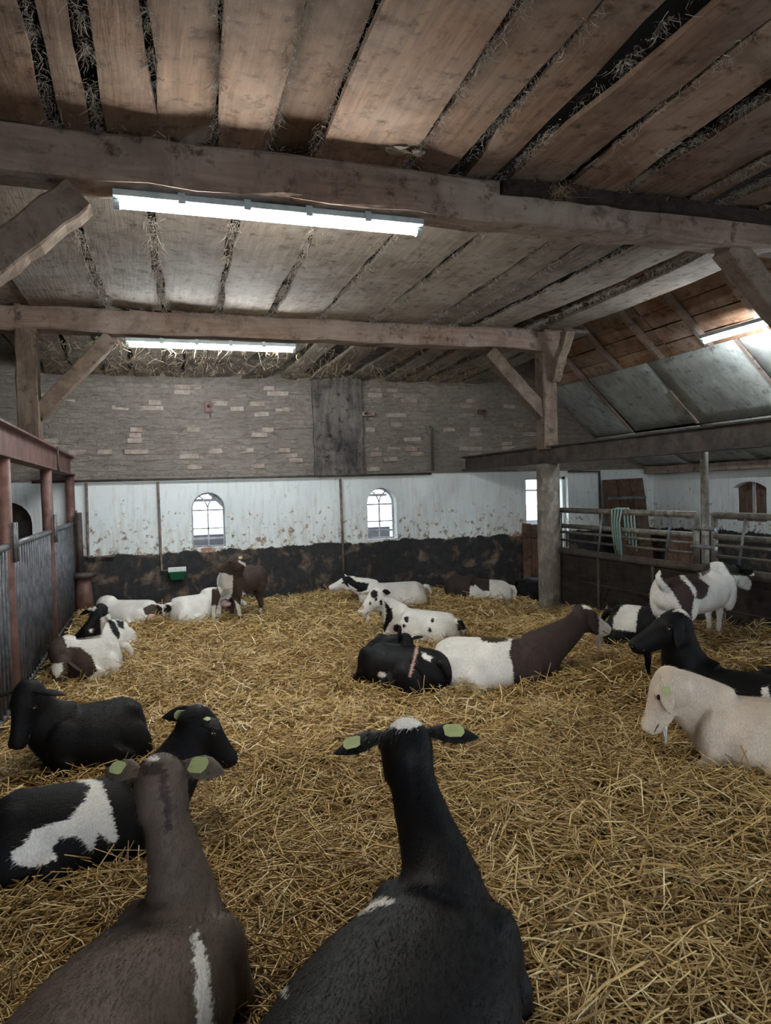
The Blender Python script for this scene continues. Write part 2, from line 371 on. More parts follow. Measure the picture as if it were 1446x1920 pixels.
# flat arch spandrels
n = 8; vs = []; fs = []
for i in range(n+1):
    t = -1+2*i/n; yy = cy+hw*t; zz = z1-.10*t*t
    vs += [(XWR, yy, zz), (XWR, yy, z1+.001), (XWR+.3, yy, zz), (XWR+.3, yy, z1+.001)]
for i in range(n): a = i*4; fs += [(a, a+1, a+5, a+4), (a, a+4, a+6, a+2)]
mb.add(vs, fs)
struct(obj('wall_right', mb, M['wall'], origin=(XWR,0,0)), 'whitewashed side wall of the feeding aisle')
struct(obj('wall_left', MB().box((XWL-.3, YF, -.4), (XWL, YW, 4.6)), M['brick'], origin=(XWL,0,0)), 'brick wall of the left aisle')
mb = MB(); mb.box((XWL-.3, YF-.3, -.4), (-2.2, YF, 4.6)); mb.box((3.0, YF-.3, -.4), (XWR+.3, YF, 4.6)); mb.box((-2.2, YF-.3, 2.95), (3.0, YF, 4.6))  # opening behind the camera is added to let daylight in
struct(obj('wall_front', mb, M['brick'], origin=(0,YF,0)), 'barn end wall with an unseen open door added for daylight')

# ------------------------------------------------------------------ timber frame
ZB, ZC = 3.40, 3.66                      # beam underside, board underside
Y1, Y2 = 4.38, 8.3                       # beam lines
def timber(name, p0, p1, wd, ht, mat, label, cat, up=(0,0,1), n=14, jit=.006, seed=1):
    o = obj(name, MB().bar(p0, p1, wd, ht, up, n, jit, seed, .12), M[mat]); tag(o, label, cat); return o
timber('timber_beam', (XWL, Y1, (ZB+ZC)/2), (5.3, Y1, (ZB+ZC)/2), .25, .26, 'beam', 'long hewn oak ceiling beam above the brightest warm lamp', 'beam', n=40, jit=.009, seed=3)
timber('timber_beam', (XWL, Y2, (ZB+ZC)/2), (5.15, Y2, (ZB+ZC)/2), .24, .25, 'beam', 'dusty oak ceiling beam between wooden post and concrete column', 'beam', n=40, jit=.009, seed=8)
# dark plank nailed to the first beam on the right
a = onY(940,352,Y1-.15); 
obj('timber_batten', MB().bar((a[0], Y1-.16, 3.60), (4.9, Y1-.16, 3.60), .05, .085, n=20, jit=.005, seed=5), M['panel'])
tag(bpy.data.objects['timber_batten'], 'black tarred batten nailed along the top of the near oak beam', 'batten')
pl = onY(57,700,Y2)[0]; pr_ = onY(1030,740,Y2)[0]
timber('timber_post', (pl-.02, Y2, 2.26), (pl-.02, Y2, 3.95), .21, .22, 'post', 'grey oak post standing on the rusty red steel beam', 'post', up=(0,1,0), seed=11)
timber('timber_post', (XR, Y2, 2.12), (XR, Y2, 3.66), .20, .22, 'post', 'brown oak post with braces standing above the concrete column', 'post', up=(0,1,0), seed=12)
def brace(pa, pb, Y, wd, ht, label, seed, Yb=None):
    p0 = onY(*pa, Y); p1 = onY(*pb, Y if Yb is None else Yb)
    timber('timber_brace', p0, p1, wd, ht, 'brace', label, 'brace', up=(0,1,0), n=10, jit=.005, seed=seed)
brace((-95,555), (150,370), Y1+.02, .19, .17, 'stout diagonal brace under the near beam beside the warm lamp', 21)
brace((1362,462), (1520,660), Y1+.02, .19, .16, 'diagonal brace dropping from the near beam in front of the aisle lamp', 22)
brace((72,778), (208,634), Y2, .16, .15, 'diagonal brace from the grey post up to the far beam', 23)
brace((1018,775), (915,660), Y2, .17, .15, 'diagonal brace from the brown post up to the far beam', 24)
p0 = V(XR+.06, Y2-.06, 2.95); p1 = onY(1066,618,Y2-.35)
timber('timber_brace', onY(1040,712,Y2-.1), onY(1068,618,Y2-.5), .12, .11, 'brace', 'short steep brace on the aisle side of the brown post', 'brace', up=(0,1,0), n=8, seed=25)
# post under the near beam, at the far left and right (carry the braces)
timber('timber_post', (XL-.05, Y1, -.02), (XL-.05, Y1, 3.4), .24, .24, 'post', 'oak post carrying the left end of the near beam', 'post', up=(0,1,0), seed=13)
timber('timber_post', (XR, Y1, 2.12), (XR, Y1, 3.4), .24, .24, 'post', 'oak post carrying the aisle end of the near beam', 'post', up=(0,1,0), seed=14)

# ceiling boards, edges read off the photograph on the plane of the board undersides
ceil_ = struct(obj('ceiling', MB().box((XWL, YF, 4.25), (6.0, YW, 4.3)), M['loft'], origin=(0,0,4.25)), 'shade-black loft cover above the loose ceiling boards')  # near-black sheet paints the loft's shade and blocks light from above
def board(eL, eR, mat, z=ZC, th=.035, ylo=None, yhi=None, zhi=None, seed=0, rag=.012, sag=0.0):
    """eL, eR: ((px far),(px near)) left and right edge; runs from ylo to yhi"""
    rgb = np.random.default_rng(seed); n = 22; vs = []; fs = []
    L = [onz(*q, z) for q in eL]; Rr = [onz(*q, z) for q in eR]
    def xat(E_, y): t = (y-E_[0][1])/(E_[1][1]-E_[0][1]); return E_[0][0]+t*(E_[1][0]-E_[0][0])
    return boardx(lambda y: xat(L, y), lambda y: xat(Rr, y), mat, z, th, ylo, yhi, zhi, seed, rag, sag)
def boardx(fl, fr, mat, z, th, ylo, yhi, zhi=None, seed=0, rag=.012, sag=0.0, parent=None, name='board'):
    rgb = np.random.default_rng(seed); n = 22; vs = []; fs = []
    ph = rgb.random(4)*6; tilt = rgb.normal(0, .012); zj = abs(rgb.normal(0, .012))
    zhi = z if zhi is None else zhi
    for i in range(n+1):
        y = ylo+(yhi-ylo)*i/n; s = math.sin(math.pi*i/n)
        a = fl(y)+rag*(math.sin(2.1*y+ph[0])+.6*math.sin(5.3*y+ph[1]))+rgb.normal(0, rag*.35)
        b = fr(y)+rag*(math.sin(1.9*y+ph[2])+.6*math.sin(5.9*y+ph[3]))+rgb.normal(0, rag*.35)
        if b-a < .03: b = a+.03
        zz = z+(zhi-z)*i/n+zj-sag*s
        m_ = (a+b)/2; cup = .008
        vs += [(a, y, zz-tilt), (m_, y, zz-cup*0+.0-.004), (b, y, zz+tilt), (b, y, zz+th+tilt), (a, y, zz+th-tilt)]
    for i in range(n):
        for j in range(5):
            k = i*5+j; l = i*5+(j+1) % 5; fs.append((k, k+5, l+5, l))
    fs.append((0,1,2,3,4)); fs.append(tuple(n*5+j for j in (4,3,2,1,0)))
    mb = MB(); mb.add(vs, fs)
    bm = obj(name, mb, M[mat], parent or ceil_); return bm
G1 = [(((95,250),(20,0)), ((113,255),(66,0))), (((167,260),(133,0)), ((205,262),(152,0))), (((300,265),(266,0)), ((305,265),(277,0))),
      (((398,280),(408,0)), ((404,280),(425,0))), (((493,290),(573,0)), ((498,290),(580,0))), (((582,292),(708,0)), ((589,292),(724,0))),
      (((757,313),(972,0)), ((768,316),(994,0))), (((836,330),(1110,10)), ((866,335),(1135,10))), (((916,345),(1228,35)), ((940,347),(1348,0))),
      (((1051,345),(1436,48)), ((1075,345),(1446,50))), (((1147,362),(1446,140)), ((1163,368),(1446,197))), (((1285,380),(1446,292)), ((1290,381),(1446,298))), (((1315,388),(1446,318)), ((1342,393),(1446,352))),
      (((1420,400),(1520,350)), ((1430,402),(1540,352)))]
edges = [((( -130,230),(-300,0)), ((-130,230),(-300,0)))] + G1 + [(((1560,420),(1700,350)), ((1560,420),(1700,350)))]
for k in range(len(edges)-1):
    board(edges[k][1], edges[k+1][0], 'board', ylo=YF, yhi=Y1+.02, z=ZC+(.05 if k == 5 else 0), seed=100+k)
G2 = [(((198,582),(126,409)), ((214,582),(142,409))), (((300,588),(276,405)), ((311,588),(292,405))), (((400,597),(433,413)), ((414,597),(448,413))), (((495,600),(582,430)), ((509,600),(598,430))),
      (((585,606),(732,437)), ((596,607),(746,437))), (((674,614),(905,425)), ((683,615),(917,425))), (((782,612),(1038,441)), ((790,614),(1048,441))), (((829,616),(1098,448)), ((838,617),(1108,448))), (((868,618),(1178,456)), ((882,620),(1204,458))), (((935,622),(1290,466)), ((1003,624),(1336,470)))]
edges = [((( -60,575),(-150,400)), ((-60,575),(-150,400)))] + [((( 55,578),(-60,405)), ((62,578),(-50,405)))] + G2 + [(((1060,624),(1372,500)), ((1060,624),(1372,500)))]
for k in range(len(edges)-1):
    board(edges[k][1], edges[k+1][0], 'board2', ylo=Y1-.02, yhi=Y2+.02, seed=200+k, sag=.03)
rg = np.random.default_rng(9); x = -1.3
while x < 5.2:                                   # back bay, ragged boards sloping down to the wall
    wd = .18+rg.random()*.2; g = .02+rg.random()*(.06 if x < 1 else .30)
    sl = 0 if x < .9 else .55+rg.normal(0,.1)
    boardx(lambda y, x=x, sl=sl: x-sl*(y-Y2)*.3+.3*sl, lambda y, x=x, sl=sl: x+wd-sl*(y-Y2)*.3+.3*sl, 'board3', ZC, .04, Y2-.02, YW+.02, 3.36, int(x*100)+900, .015); x += wd+g
x = XWL
while x < XL-.2:                                 # left aisle
    boardx(lambda y, x=x: x, lambda y, x=x: x+.30, 'board3', ZC, .03, YF, YW, None, int(x*100)+2000, .015); x += .325
for i, y in enumerate((9.1, 9.9)):               # laths across the back bay
    pass
# roof over the right aisle: plane z = 3.2 - .94 (x - 6.75)
def zr(x): return 3.22-.94*(x-6.72) if x < 7.5 else 2.487-.46*(x-7.5)
def onroof(px, py):
    d = ray(px, py); t = (3.22+.94*6.72-HC)/(d[2]+.94*d[0]); return CAM+d*t
RN = V(.94, 0, 1)/math.hypot(.94, 1)             # outward normal of the roof
_rx = [4.6, 7.5, 8.95]; vs = []; fs = []
for x in _rx:
    for y in (YF, YW+.3): vs += [(x+.11, y, zr(x)+.12), (x+.14, y, zr(x)+.16)]
for i in range(2):
    a = i*4; b = a+4; fs += [(a, a+2, b+2, b), (a+1, b+1, b+3, a+3), (a, b, b+1, a+1), (a+2, a+3, b+3, b+2)]
fs += [(0, 1, 3, 2), (8, 10, 11, 9)]
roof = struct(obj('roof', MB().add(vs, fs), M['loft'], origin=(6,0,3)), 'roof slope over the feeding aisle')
rg = np.random.default_rng(21); s_ = -.1
dn = V(1,0,-.94)/math.hypot(1,.94)
for i in range(11):                              # orange boards running along the aisle
    x = 4.75+i*.185
    p = V(x, 0, zr(x))+RN*.09
    for ya, yb in ((2.2,5.1),(5.12,7.9),(7.92,YW)):
        mb = MB(); j = rg.normal(0,.012,2); mb.bar(p+V(0,ya,0)+RN*j[0], p+V(0,yb,0)+RN*j[1], .235, .022, up=tuple(RN), n=8, jit=.004, seed=300+i); obj('roof_board', mb, M['orange'], roof)
for i, y in enumerate((3.6,4.5,5.4,6.3,7.2,8.1,9.0,9.9,10.6)):   # rafters down the slope
    mb = MB(); mb.bar(V(4.7,y,zr(4.7))+RN*.03, V(6.85,y,zr(6.85))+RN*.03, .07, .07, up=tuple(RN), n=8, jit=.006, seed=400+i); obj('rafter', mb, M['lath'], roof)
sy = [11.0, 9.75, 8.3, 6.7, 5.2, 3.7, 2.2]
rg = np.random.default_rng(33)
for i in range(len(sy)-1):
    for j, (xa, xb) in enumerate(((6.62, 7.5), (7.52, 8.68))):
        dl = rg.normal(0,.01,4); o_ = (-.012 if j == 0 else -.03)
        c4 = [V(xa, sy[i], zr(xa)), V(xb, sy[i], zr(xb)), V(xb, sy[i+1]+.02, zr(xb)), V(xa, sy[i+1]+.02, zr(xa))]
        nseg = 6; vs = []; fs = []
        for a in range(nseg+1):
            for b in range(nseg+1):
                u, v_ = a/nseg, b/nseg
                p = c4[0]*(1-u)*(1-v_)+c4[1]*u*(1-v_)+c4[2]*u*v_+c4[3]*(1-u)*v_
                p = p + RN*(o_-.035*math.sin(math.pi*u)*math.sin(math.pi*v_)+dl[0]*u+dl[1]*v_)
                vs.append(p)
        K = (nseg+1)
        for a in range(nseg):
            for b in range(nseg): fs.append((a*K+b, a*K+b+1, (a+1)*K+b+1, (a+1)*K+b))
        mb = MB(); mb.add(vs, fs); o = obj('roof_sheet', mb, M['sheet'], roof, smooth=True); md = o.modifiers.new('t', 'SOLIDIFY'); md.thickness = .012
for i in range(1, len(sy)-1):
    mb = MB(); xx = 6.6 if i % 2 else 7.0; mb.bar(V(xx, sy[i], zr(xx))-RN*.045, V(7.48, sy[i], zr(7.48))-RN*.045, .04, .025, up=tuple(RN), n=6, jit=.003, seed=500+i); obj('roof_lath', mb, M['lath'], roof)
# pale wall plate along the right wall
timber('wall_plate', (XWR-.13, YF+.1, 1.865), (XWR-.13, YW-.03, 1.865), .18, .13, 'lath', 'pale timber wall plate along the aisle wall under the roof sheets', 'beam', n=30, jit=.008, seed=31)

# ------------------------------------------------------------------ steel
def ibeam(p0, p1, h, wd, mat, label, name='steel_beam'):
    p0, p1 = V(*p0), V(*p1); mb = MB(); t = .018
    mb.bar(p0+V(0,0,h/2), p1+V(0,0,h/2), .02, h-.01)
    mb.bar(p0+V(0,0,t/2), p1+V(0,0,t/2), wd, t); mb.bar(p0+V(0,0,h-t/2), p1+V(0,0,h-t/2), wd, t)
    return tag(obj(name, mb, M[mat]), label, 'beam')
ibeam((XL, -1.0, 1.97), (XL, YW-.04, 1.97), .26, .14, 'rust', 'rusty red steel beam over the barred fence')
ibeam((XR, 1.2, 1.925), (XR, YW-.04, 1.925), .235, .16, 'darksteel', 'dark rusty steel beam running past the concrete column')
# concrete column (under the steel beam)
mb = MB(); zz = [-.3,-.05,.05,.25,.6,.95,1.0,1.4,1.8,1.925]; mb.tube([(XR, Y2, z) for z in zz], [.155,.16,.155,.15,.148,.152,.15,.15,.15,.15], 24)
tag(obj('concrete_column', mb, M['column'], smooth=True), 'round weathered concrete column rising from the straw', 'column')

# ------------------------------------------------------------------ lamps
def lamp(p0, p1, label, mat, group, drop=.0, hay=0):
    p0, p1 = V(*p0), V(*p1); d = (p1-p0); L = np.linalg.norm(d); t = d/L
    root = thing('fluorescent_lamp', label, 'lamp', (p0+p1)/2, group)
    obj('tube', MB().tube([p0+t*.03, p1-t*.03], .021, 12), M[mat], root, True)
    hg = obj('housing', MB().bar(p0+V(0,0,.05), p1+V(0,0,.05), .11, .05, chamf=.3), M['housing'], root)
    for s_, q in ((1, p0), (-1, p1)): obj('end_cap', MB().tube([q, q+t*s_*.035], .03, 12), M['housing'], root)
    for k in range(4):
        q = p0+t*L*(.2+.2*k); obj('clip', MB().box(q+V(-.02,-.062,.015), q+V(.02,.062,.077)), M['housing'], hg)
    return root
la, lb = onY(213,378,Y1+.07), onY(782,428,Y1+.07); zl = min((la[2]+lb[2])/2, ZB-.085)
lamp((la[0],Y1+.0,zl+.0), (lb[0],Y1+.0,zl), 'long warm fluorescent lamp under the near oak beam', 'tube', None)
la, lb = onY(236,645,Y2), onY(553,660,Y2); z2 = min((la[2]+lb[2])/2, ZB-.085)
lamp((la[0],Y2-.02,z2), (lb[0],Y2-.02,z2), 'cool fluorescent lamp with hanging straw under the far beam', 'tubec', None)
# aisle lamp runs along the aisle
la, lb = onX(1318,640,6.1), onX(1470,600,6.1); print('aisle lamp', la, lb)
lamp((6.1, la[1], (la[2]+lb[2])/2), (6.1, lb[1], (la[2]+lb[2])/2), 'fluorescent lamp below the roof boards of the feeding aisle', 'tubec', None)

# ------------------------------------------------------------------ barred fence on the left
posts = [4.0, float(onX(9,1000,XL)[1]), float(onX(91,1000,XL)[1]), float(onX(133,960,XL)[1])]
print('left posts', posts)
wl = ['off to the side nearest the oak post', 'next to the big dark goat', 'in the middle of the barred fence', 'closest to the back wall']
lab = ['rust red steel post of the barred fence by the near oak post', 'rust red steel post with blackened middle between two barred panels', 'rust red steel post beside the brown and white goat', 'rust red steel post nearest the whitewashed wall']
for y, lb_ in zip(posts, lab):
    tag(obj('steel_post', MB().tube([(XL, y, -.1), (XL, y, .9), (XL, y, 1.965)], .058, 16), M['rust'], smooth=True), lb_, 'post')
pan = [(posts[0]+.1, posts[1]-.1), (posts[1]+.1, posts[2]-.1), (posts[2]+.1, posts[3]-.1), (posts[3]+.08, YW-.35)]
plab = ['grey barred fence panel beside the black goat', 'grey barred fence panel between the two nearer rust red posts', 'grey barred fence panel with tarnished bars beside the resting goats', 'short grey barred fence panel meeting the back wall']
for (ya, yb), lb_ in zip(pan, plab):
    if yb-ya < .3: continue
    root = thing('fence_panel', lb_, 'fence', (XL+.02, (ya+yb)/2, 0))
    zt_ = 1.30
    obj('top_rail', MB().tube([(XL+.02, ya-.02, zt_), (XL+.02, yb+.02, zt_)], .028, 12), M['galv'], root, True)
    obj('bottom_rail', MB().tube([(XL+.02, ya, .12), (XL+.02, yb, .12)], .022, 10), M['barsteel'], root, True)
    nb = max(2, int((yb-ya)/.125)); bme = MB().tube([(0,0,0), (0,0,zt_-.02)], .019, 8).mesh('bar')
    bme.polygons.foreach_set('use_smooth', [True]*len(bme.polygons))
    for i in range(nb):
        put('bar', bme, M['barsteel'] if i == 0 else None, root, (XL+.02, ya+(i+.5)*(yb-ya)/nb, 0.0))
    for y in (ya-.05, yb+.05): obj('hinge_rod', MB().tube([(XL+.07, y, 1.18), (XL+.07, y, 1.48)], .014, 8), M['galv'], root, True)
# clamp band around the red beam
q = onX(95,870,XL)[1]
tag(obj('cable_band', MB().tube([(XL+.078, q, 1.96), (XL+.078, q, 2.24)], .012, 8), M['darksteel'], smooth=True), 'thin dark cable hanging over the rusty red beam', 'cable')
# pedestal drinker in the corner
xd, yd = float(onY(157,1095,YW-.35)[0]), YW-.35
root = thing('drinking_bowl', 'rusty pedestal drinking bowl in the corner by the fence', 'drinker', (xd, yd, .15))
obj('pedestal', MB().tube([(xd,yd,.05),(xd,yd,.35),(xd,yd,.55)], [.13,.11,.09], 14), M['rust'], root, True)
obj('bowl', MB().tube([(xd,yd,.53),(xd,yd,.57),(xd,yd,.63)], [.08,.16,.19], 16), M['darksteel'], root, True)
obj('supply_pipe', MB().tube([(xd-.04,yd+.1,.6),(xd-.04,yd+.1,1.45)], .045, 10), M['darksteel'], root, True)

# ------------------------------------------------------------------ pipes on the back wall
def pipe(name, pts, r, mat, label, cat='pipe'): return tag(obj(name, MB().tube(pts, r, 8), M[mat], smooth=True), label, cat)
wy = YW-.06
def W(px, py): p = onY(px, py, wy); return (p[0], wy, p[2])
pipe('water_pipe', [(onY(60,905,wy)[0], YW-.08, 1.885), (onY(808,888,wy)[0], YW-.08, 1.885)], .018, 'darksteel', 'thin dark pipe running along the foot of the brick wall')
pipe('drop_pipe', [W(162,905), (W(164,1000)[0], wy, W(164,1045)[2]), (W(215,1043)[0], wy, W(164,1045)[2])], .018, 'copper', 'brown pipe down the white wall nearest the corner, bent at its foot')
pipe('drop_pipe', [W(296,903), W(303,1070), (W(318,1070)[0], wy, W(303,1070)[2])], .018, 'copper', 'brown drop pipe leading to the green water trough')
pipe('drop_pipe', [W(638,898), W(645,1078)], .02, 'copper', 'brown drop pipe beside the second arched window')
pipe('drop_pipe', [W(1066,884), W(1124,884), W(1128,990)], .02, 'darksteel', 'black pipe bending down above the leaning old door')
pipe('hanging_rod', [(XR-.62, YW-.1, 1.93), (XR-.62, YW-.1, 2.62), (XR-.66, YW-.1, 2.66)], .022, 'darksteel', 'dark iron rod standing on the brick wall at the steel beam end')
# water trough
a = W(332,1074); root = thing('water_trough', 'green and white plastic water trough on the black wall', 'trough', (a[0], YW-.1, a[2]-.08))
wx = .125
obj('basin', MB().add([(a[0]-wx,YW-.2,a[2]+.03),(a[0]+wx,YW-.2,a[2]+.03),(a[0]+wx,YW,a[2]+.03),(a[0]-wx,YW,a[2]+.03),(a[0]-wx*.7,YW-.15,a[2]-.09),(a[0]+wx*.7,YW-.15,a[2]-.09),(a[0]+wx*.7,YW,a[2]-.09),(a[0]-wx*.7,YW,a[2]-.09)],
   [(0,3,2,1),(4,5,6,7),(0,1,5,4),(1,2,6,5),(2,3,7,6),(3,0,4,7)]), M['green'], root)
obj('splash_guard', MB().bar((a[0]-wx,YW-.18,a[2]+.06),(a[0]+wx,YW-.18,a[2]+.06),.05,.07,chamf=.3), M['white'], root)
# small fittings on the brick wall
for (px, py, sx, sz, lb_) in ((391,762,.10,.16,'small rusty wall box on the brick wall below the cool lamp'), (685,776,.30,.06,'wooden shelf stub beside the sooty strip'), (905,772,.14,.07,'dark iron bracket on the brick wall near the braced post')):
    p = onY(px, py, YW-.08); root = thing('wall_bracket', lb_, 'bracket', (p[0], YW-.08, p[2]-sz/2))
    obj('plate', MB().bar((p[0]-sx/2,YW-.05,p[2]),(p[0]+sx/2,YW-.05,p[2]),.07,sz,n=2,jit=.004), M['lath'] if sx > .2 else M['rust'], root)
    ar_ = obj('arm', MB().tube([(p[0],YW-.08,p[2]),(p[0]+.01,YW-.16,p[2]+.01)], .02, 8), M['darksteel'], root)
    obj('hook', MB().tube([(p[0]+.02,YW-.1,p[2]-sz/2),(p[0]+.02,YW-.11,p[2]-sz/2-.08)], .01, 6), M['darksteel'], ar_)

# ------------------------------------------------------------------ windows
for k, (cx, hw, z0, z1) in enumerate(ARCH):
    yw = YW+.16; zc = z1-hw
    rim = [(x, yw, z) for x, z in arch_pts(cx, hw-.012, z0+.012, z1-.012, 16)]
    o = obj('window_%d' % (k+1), MB().tube(rim+[rim[0]], .018, 6), M['iron'], smooth=True, origin=(cx, yw, z0)); struct(o, 'arched iron window in the white wall')
    obj('transom', MB().bar((cx-hw, yw, zc-.02), (cx+hw, yw, zc-.02), .03, .025), M['iron'], o)
    obj('mullion', MB().bar((cx, yw, z0), (cx, yw, zc), .02, .02, up=(0,1,0)), M['iron'], o)
    obj('glazing_bar', MB().bar((cx-hw, yw, z0+.28), (cx+hw, yw, z0+.28), .02, .018), M['iron'], o)
    obj('glazing_bar', MB().bar((cx-hw, yw, z0+.13), (cx+hw, yw, z0+.13), .03, .03), M['iron'], o)
    for s in (-1, 1):            # gothic tracery
        pts = [(cx+s*(hw*.0+hw*1.0*math.sin(t)), yw, zc-.02+hw*1.0*(1-math.cos(t))*1.0) for t in np.linspace(0, 1.05, 8)]
        pts = [(cx+s*hw*(1-math.cos(t)), yw, zc-.02+hw*math.sin(t)) for t in np.linspace(0, 1.05, 8)]
        obj('tracery', MB().tube(pts, .012, 6), M['iron'], o, True)
    for s in (-1, 1):
        for (za, zb_) in ((z0+.14, z0+.27), (z0+.29, zc-.03)):
            obj('pane', MB().box((cx+(s-1)/2*hw+.012, yw-.002, za), (cx+(s+1)/2*hw-.012, yw+.002, zb_)), M['glass'], o)
# rectangular window / half door frame behind the column
dx0, dx1, dz0, dz1 = DOOR
o = obj('window_3', MB().bar((dx0+.03,YW+.12,dz0),(dx0+.03,YW+.12,dz1),.05,.05,up=(0,1,0)).bar((dx1-.03,YW+.12,dz0),(dx1-.03,YW+.12,dz1),.05,.05,up=(0,1,0)).bar((dx0,YW+.12,dz1-.02),(dx1,YW+.12,dz1-.02),.05,.05), M['white'], origin=(dx0,YW+.12,dz0)); struct(o, 'bright rectangular opening behind the concrete column')
# wooden half hatch left of the column
p = onY(995,1010,YW-.08); root = thing('plank_hatch', 'brown plank hatch leaning at the wall behind the column', 'hatch', (p[0], YW-.08, 0))
for i in range(3):
    obj('plank', MB().bar((dx0-.04+i*.16, YW-.06, -.1), (dx0-.04+i*.16, YW-.06, 1.0-.02*i), .15, .03, up=(0,1,0), n=6, jit=.004, seed=70+i), M['olddoor'], root)
obj('ledge', MB().bar((dx0-.1,YW-.10,.8),(dx0+.38,YW-.10,.8),.03,.08), M['olddoor'], root)
# dark shutter in the right wall
cy, hw, z0, z1 = WRW[0]
root = obj('window_4', MB().bar((XWR+.12,cy-hw,z0+.01),(XWR+.12,cy+hw,z0+.01),.05,.04), M['olddoor'], origin=(XWR+.12,cy,z0)); struct(root, 'small arched opening closed by brown shutters')
for s in (-1, 1):
    for q in (0, 1): obj('shutter_plank', MB().bar((XWR+.14, cy+s*hw*(.27+.48*q), z0), (XWR+.14, cy+s*hw*(.27+.48*q), z1-.01), .03, hw*.46, up=(0,1,0), n=4, jit=.002), M['olddoor'], root)
obj('shutter_bar', MB().bar((XWR+.1, cy, z0), (XWR+.1, cy, z1), .03, .03, up=(0,1,0)), M['iron'], root)
# arched opening in the left aisle, its shade put in as a dark panel
cx, hw, z0, z1 = DARKARCH
vs = [(x, YW+.10, z) for x, z in arch_pts(cx, hw, z0, z1)]; n = len(vs)
o = obj('window_5', MB().add(vs+[(x, y+.04, z) for x, y, z in vs], [tuple(range(n)), tuple(range(2*n-1, n-1, -1))]), M['panel'], origin=(cx,YW+.1,z0)); struct(o, 'arched opening in the left aisle, its shade a dark panel')

# ------------------------------------------------------------------ feed barrier on the right 
XG = XR+.14
Yp = float(onX(1322,950,XG)[1]); Yn = 3.4; Yc = Y2-.05
pipe('steel_pole', [(XG, Yp, .0), (XG, Yp, 1.93)], .038, 'railp', 'slim steel pole carrying the two barrier gates', 'pole')
def gate(ya, yb, label, slants, hose=False):
    root = thing('barrier_gate', label, 'gate', (XG, (ya+yb)/2, .8))
    for (z, r, m_) in ((1.315,.034,'railp'), (1.11,.03,'railp'), (1.03,.016,'railp'), (.925,.016,'darksteel')):
        obj('rail', MB().tube([(XG, ya, z), (XG, yb, z)], r, 10), M[m_], root, True)
    for y in (ya, yb): obj('gate_stile', MB().tube([(XG, y, .82), (XG, y, 1.34)], .032, 10), M['railp'], root, True)
    for y in slants: obj('divider', MB().tube([(XG-.05, y, 1.29), (XG-.05, y+.10, .8)], .013, 8), M['galv'], root, True)
    return root
gate(Yp+.12, Yc, 'long pipe barrier gate between column and steel pole', (Yp+.42, Yp+1.6, Yc-.12))
gate(Yn, Yp-.12, 'pipe barrier gate on the aisle pole above the pinto goat', (Yp-.55, Yp-.95))
for z in (1.18, 1.0): tag(obj('gate_hinge', MB().tube([(XG-.02, Yp-.16, z), (XG-.02, Yp+.16, z)], .022, 8), M['galv']), ('upper' if z > 1.1 else 'lower')+' steel hinge sleeve joining barrier gate and pole', 'hinge')
root = thing('feed_manger', 'dark plank manger front with pipe edge along the aisle', 'manger', (XG-.03, 5.8, 0))
obj('top_pipe', MB().tube([(XG-.05, Yn, .79), (XG-.05, Yc, .79)], .045, 10), M['darksteel'], root, True)
ys = np.arange(Yn, Yc, .98)
for i, y in enumerate(ys):
    for j in range(2):
        obj('plank', MB().box((XG-.05, y+.01, .10+.335*j), (XG-.02, min(y+.97, Yc), .425+.335*j)), M['panel'], root)
    obj('stud', MB().box((XG-.075, y-.02, -.1), (XG-.045, y+.02, .76)), M['darksteel'], root)
mb = MB(); mb.bar((4.55, 3.6, .13), (4.75, 6.9, .02), .12, .14, n=10, jit=.006, seed=41)
tag(obj('step_timber', mb, M['olddoor']), 'worn timber step edge half buried in straw at the manger', 'step')
# hose coil on the gate
p = onX(1160,985,XG-.06); root = thing('hose_coil', 'pale green hose looped over the barrier rail', 'hose', (p[0], p[1], .9))
for k in range(4):
    yy = p[1]+.09-.06*k; L = .42+.05*k; pts = [(XG-.05-.012*k, yy, 1.33-L+.02), (XG-.06-.012*k, yy+.03, 1.2), (XG-.05, yy+.04, 1.345), (XG+.02, yy+.02, 1.36), (XG+.06, yy-.03, 1.28), (XG+.05, yy-.08, 1.33-L*.8)]
    obj('loop', MB().tube(pts, .011, 8), M['hose'], root, True)
# old doors leaning on the far wall of the aisle
def leaning(name, quad, n, label, mat='olddoor', strap=None):
    tl, tr, br_, bl = quad
    root = thing(name, label, 'door', ((bl[0]+br_[0])/2, (bl[1]+br_[1])/2, 0))
    for i in range(n):
        a = tl+(tr-tl)*(i+.03)/n; b = tl+(tr-tl)*(i+.97)/n; c = bl+(br_-bl)*(i+.97)/n; d = bl+(br_-bl)*(i+.03)/n
        nn = np.cross(b-a, d-a); nn /= np.linalg.norm(nn); nn *= -.03 if nn[1] > 0 else .03
        obj('plank', MB().add([a,b,c,d,a-nn,b-nn,c-nn,d-nn], [(0,1,2,3),(7,6,5,4),(0,4,5,1),(1,5,6,2),(2,6,7,3),(3,7,4,0)]), M[mat], root)
    if strap:
        for t in strap:
            a = tl+(bl-tl)*t-V(0,.03,0); b = tr+(br_-tr)*t-V(0,.03,0); obj('strap', MB().bar(a+(b-a)*.02, b-(b-a)*.02, .02, .05), M['galv'], root)
    return root
leaning('old_door', (onY(1130,900,YW-.12), onY(1206,896,YW-.12), onY(1232,1085,YW-.75), onY(1162,1080,YW-.75)), 3, 'brown plank door with steel strap leaning in the aisle corner', strap=(.2,))
leaning('old_door', (onY(1255,1005,YW-1.75), onY(1312,1003,YW-1.75), onY(1312,1090,YW-2.0), onY(1250,1090,YW-2.0)), 3, 'low reddish plank hatch standing in the aisle behind the gate')
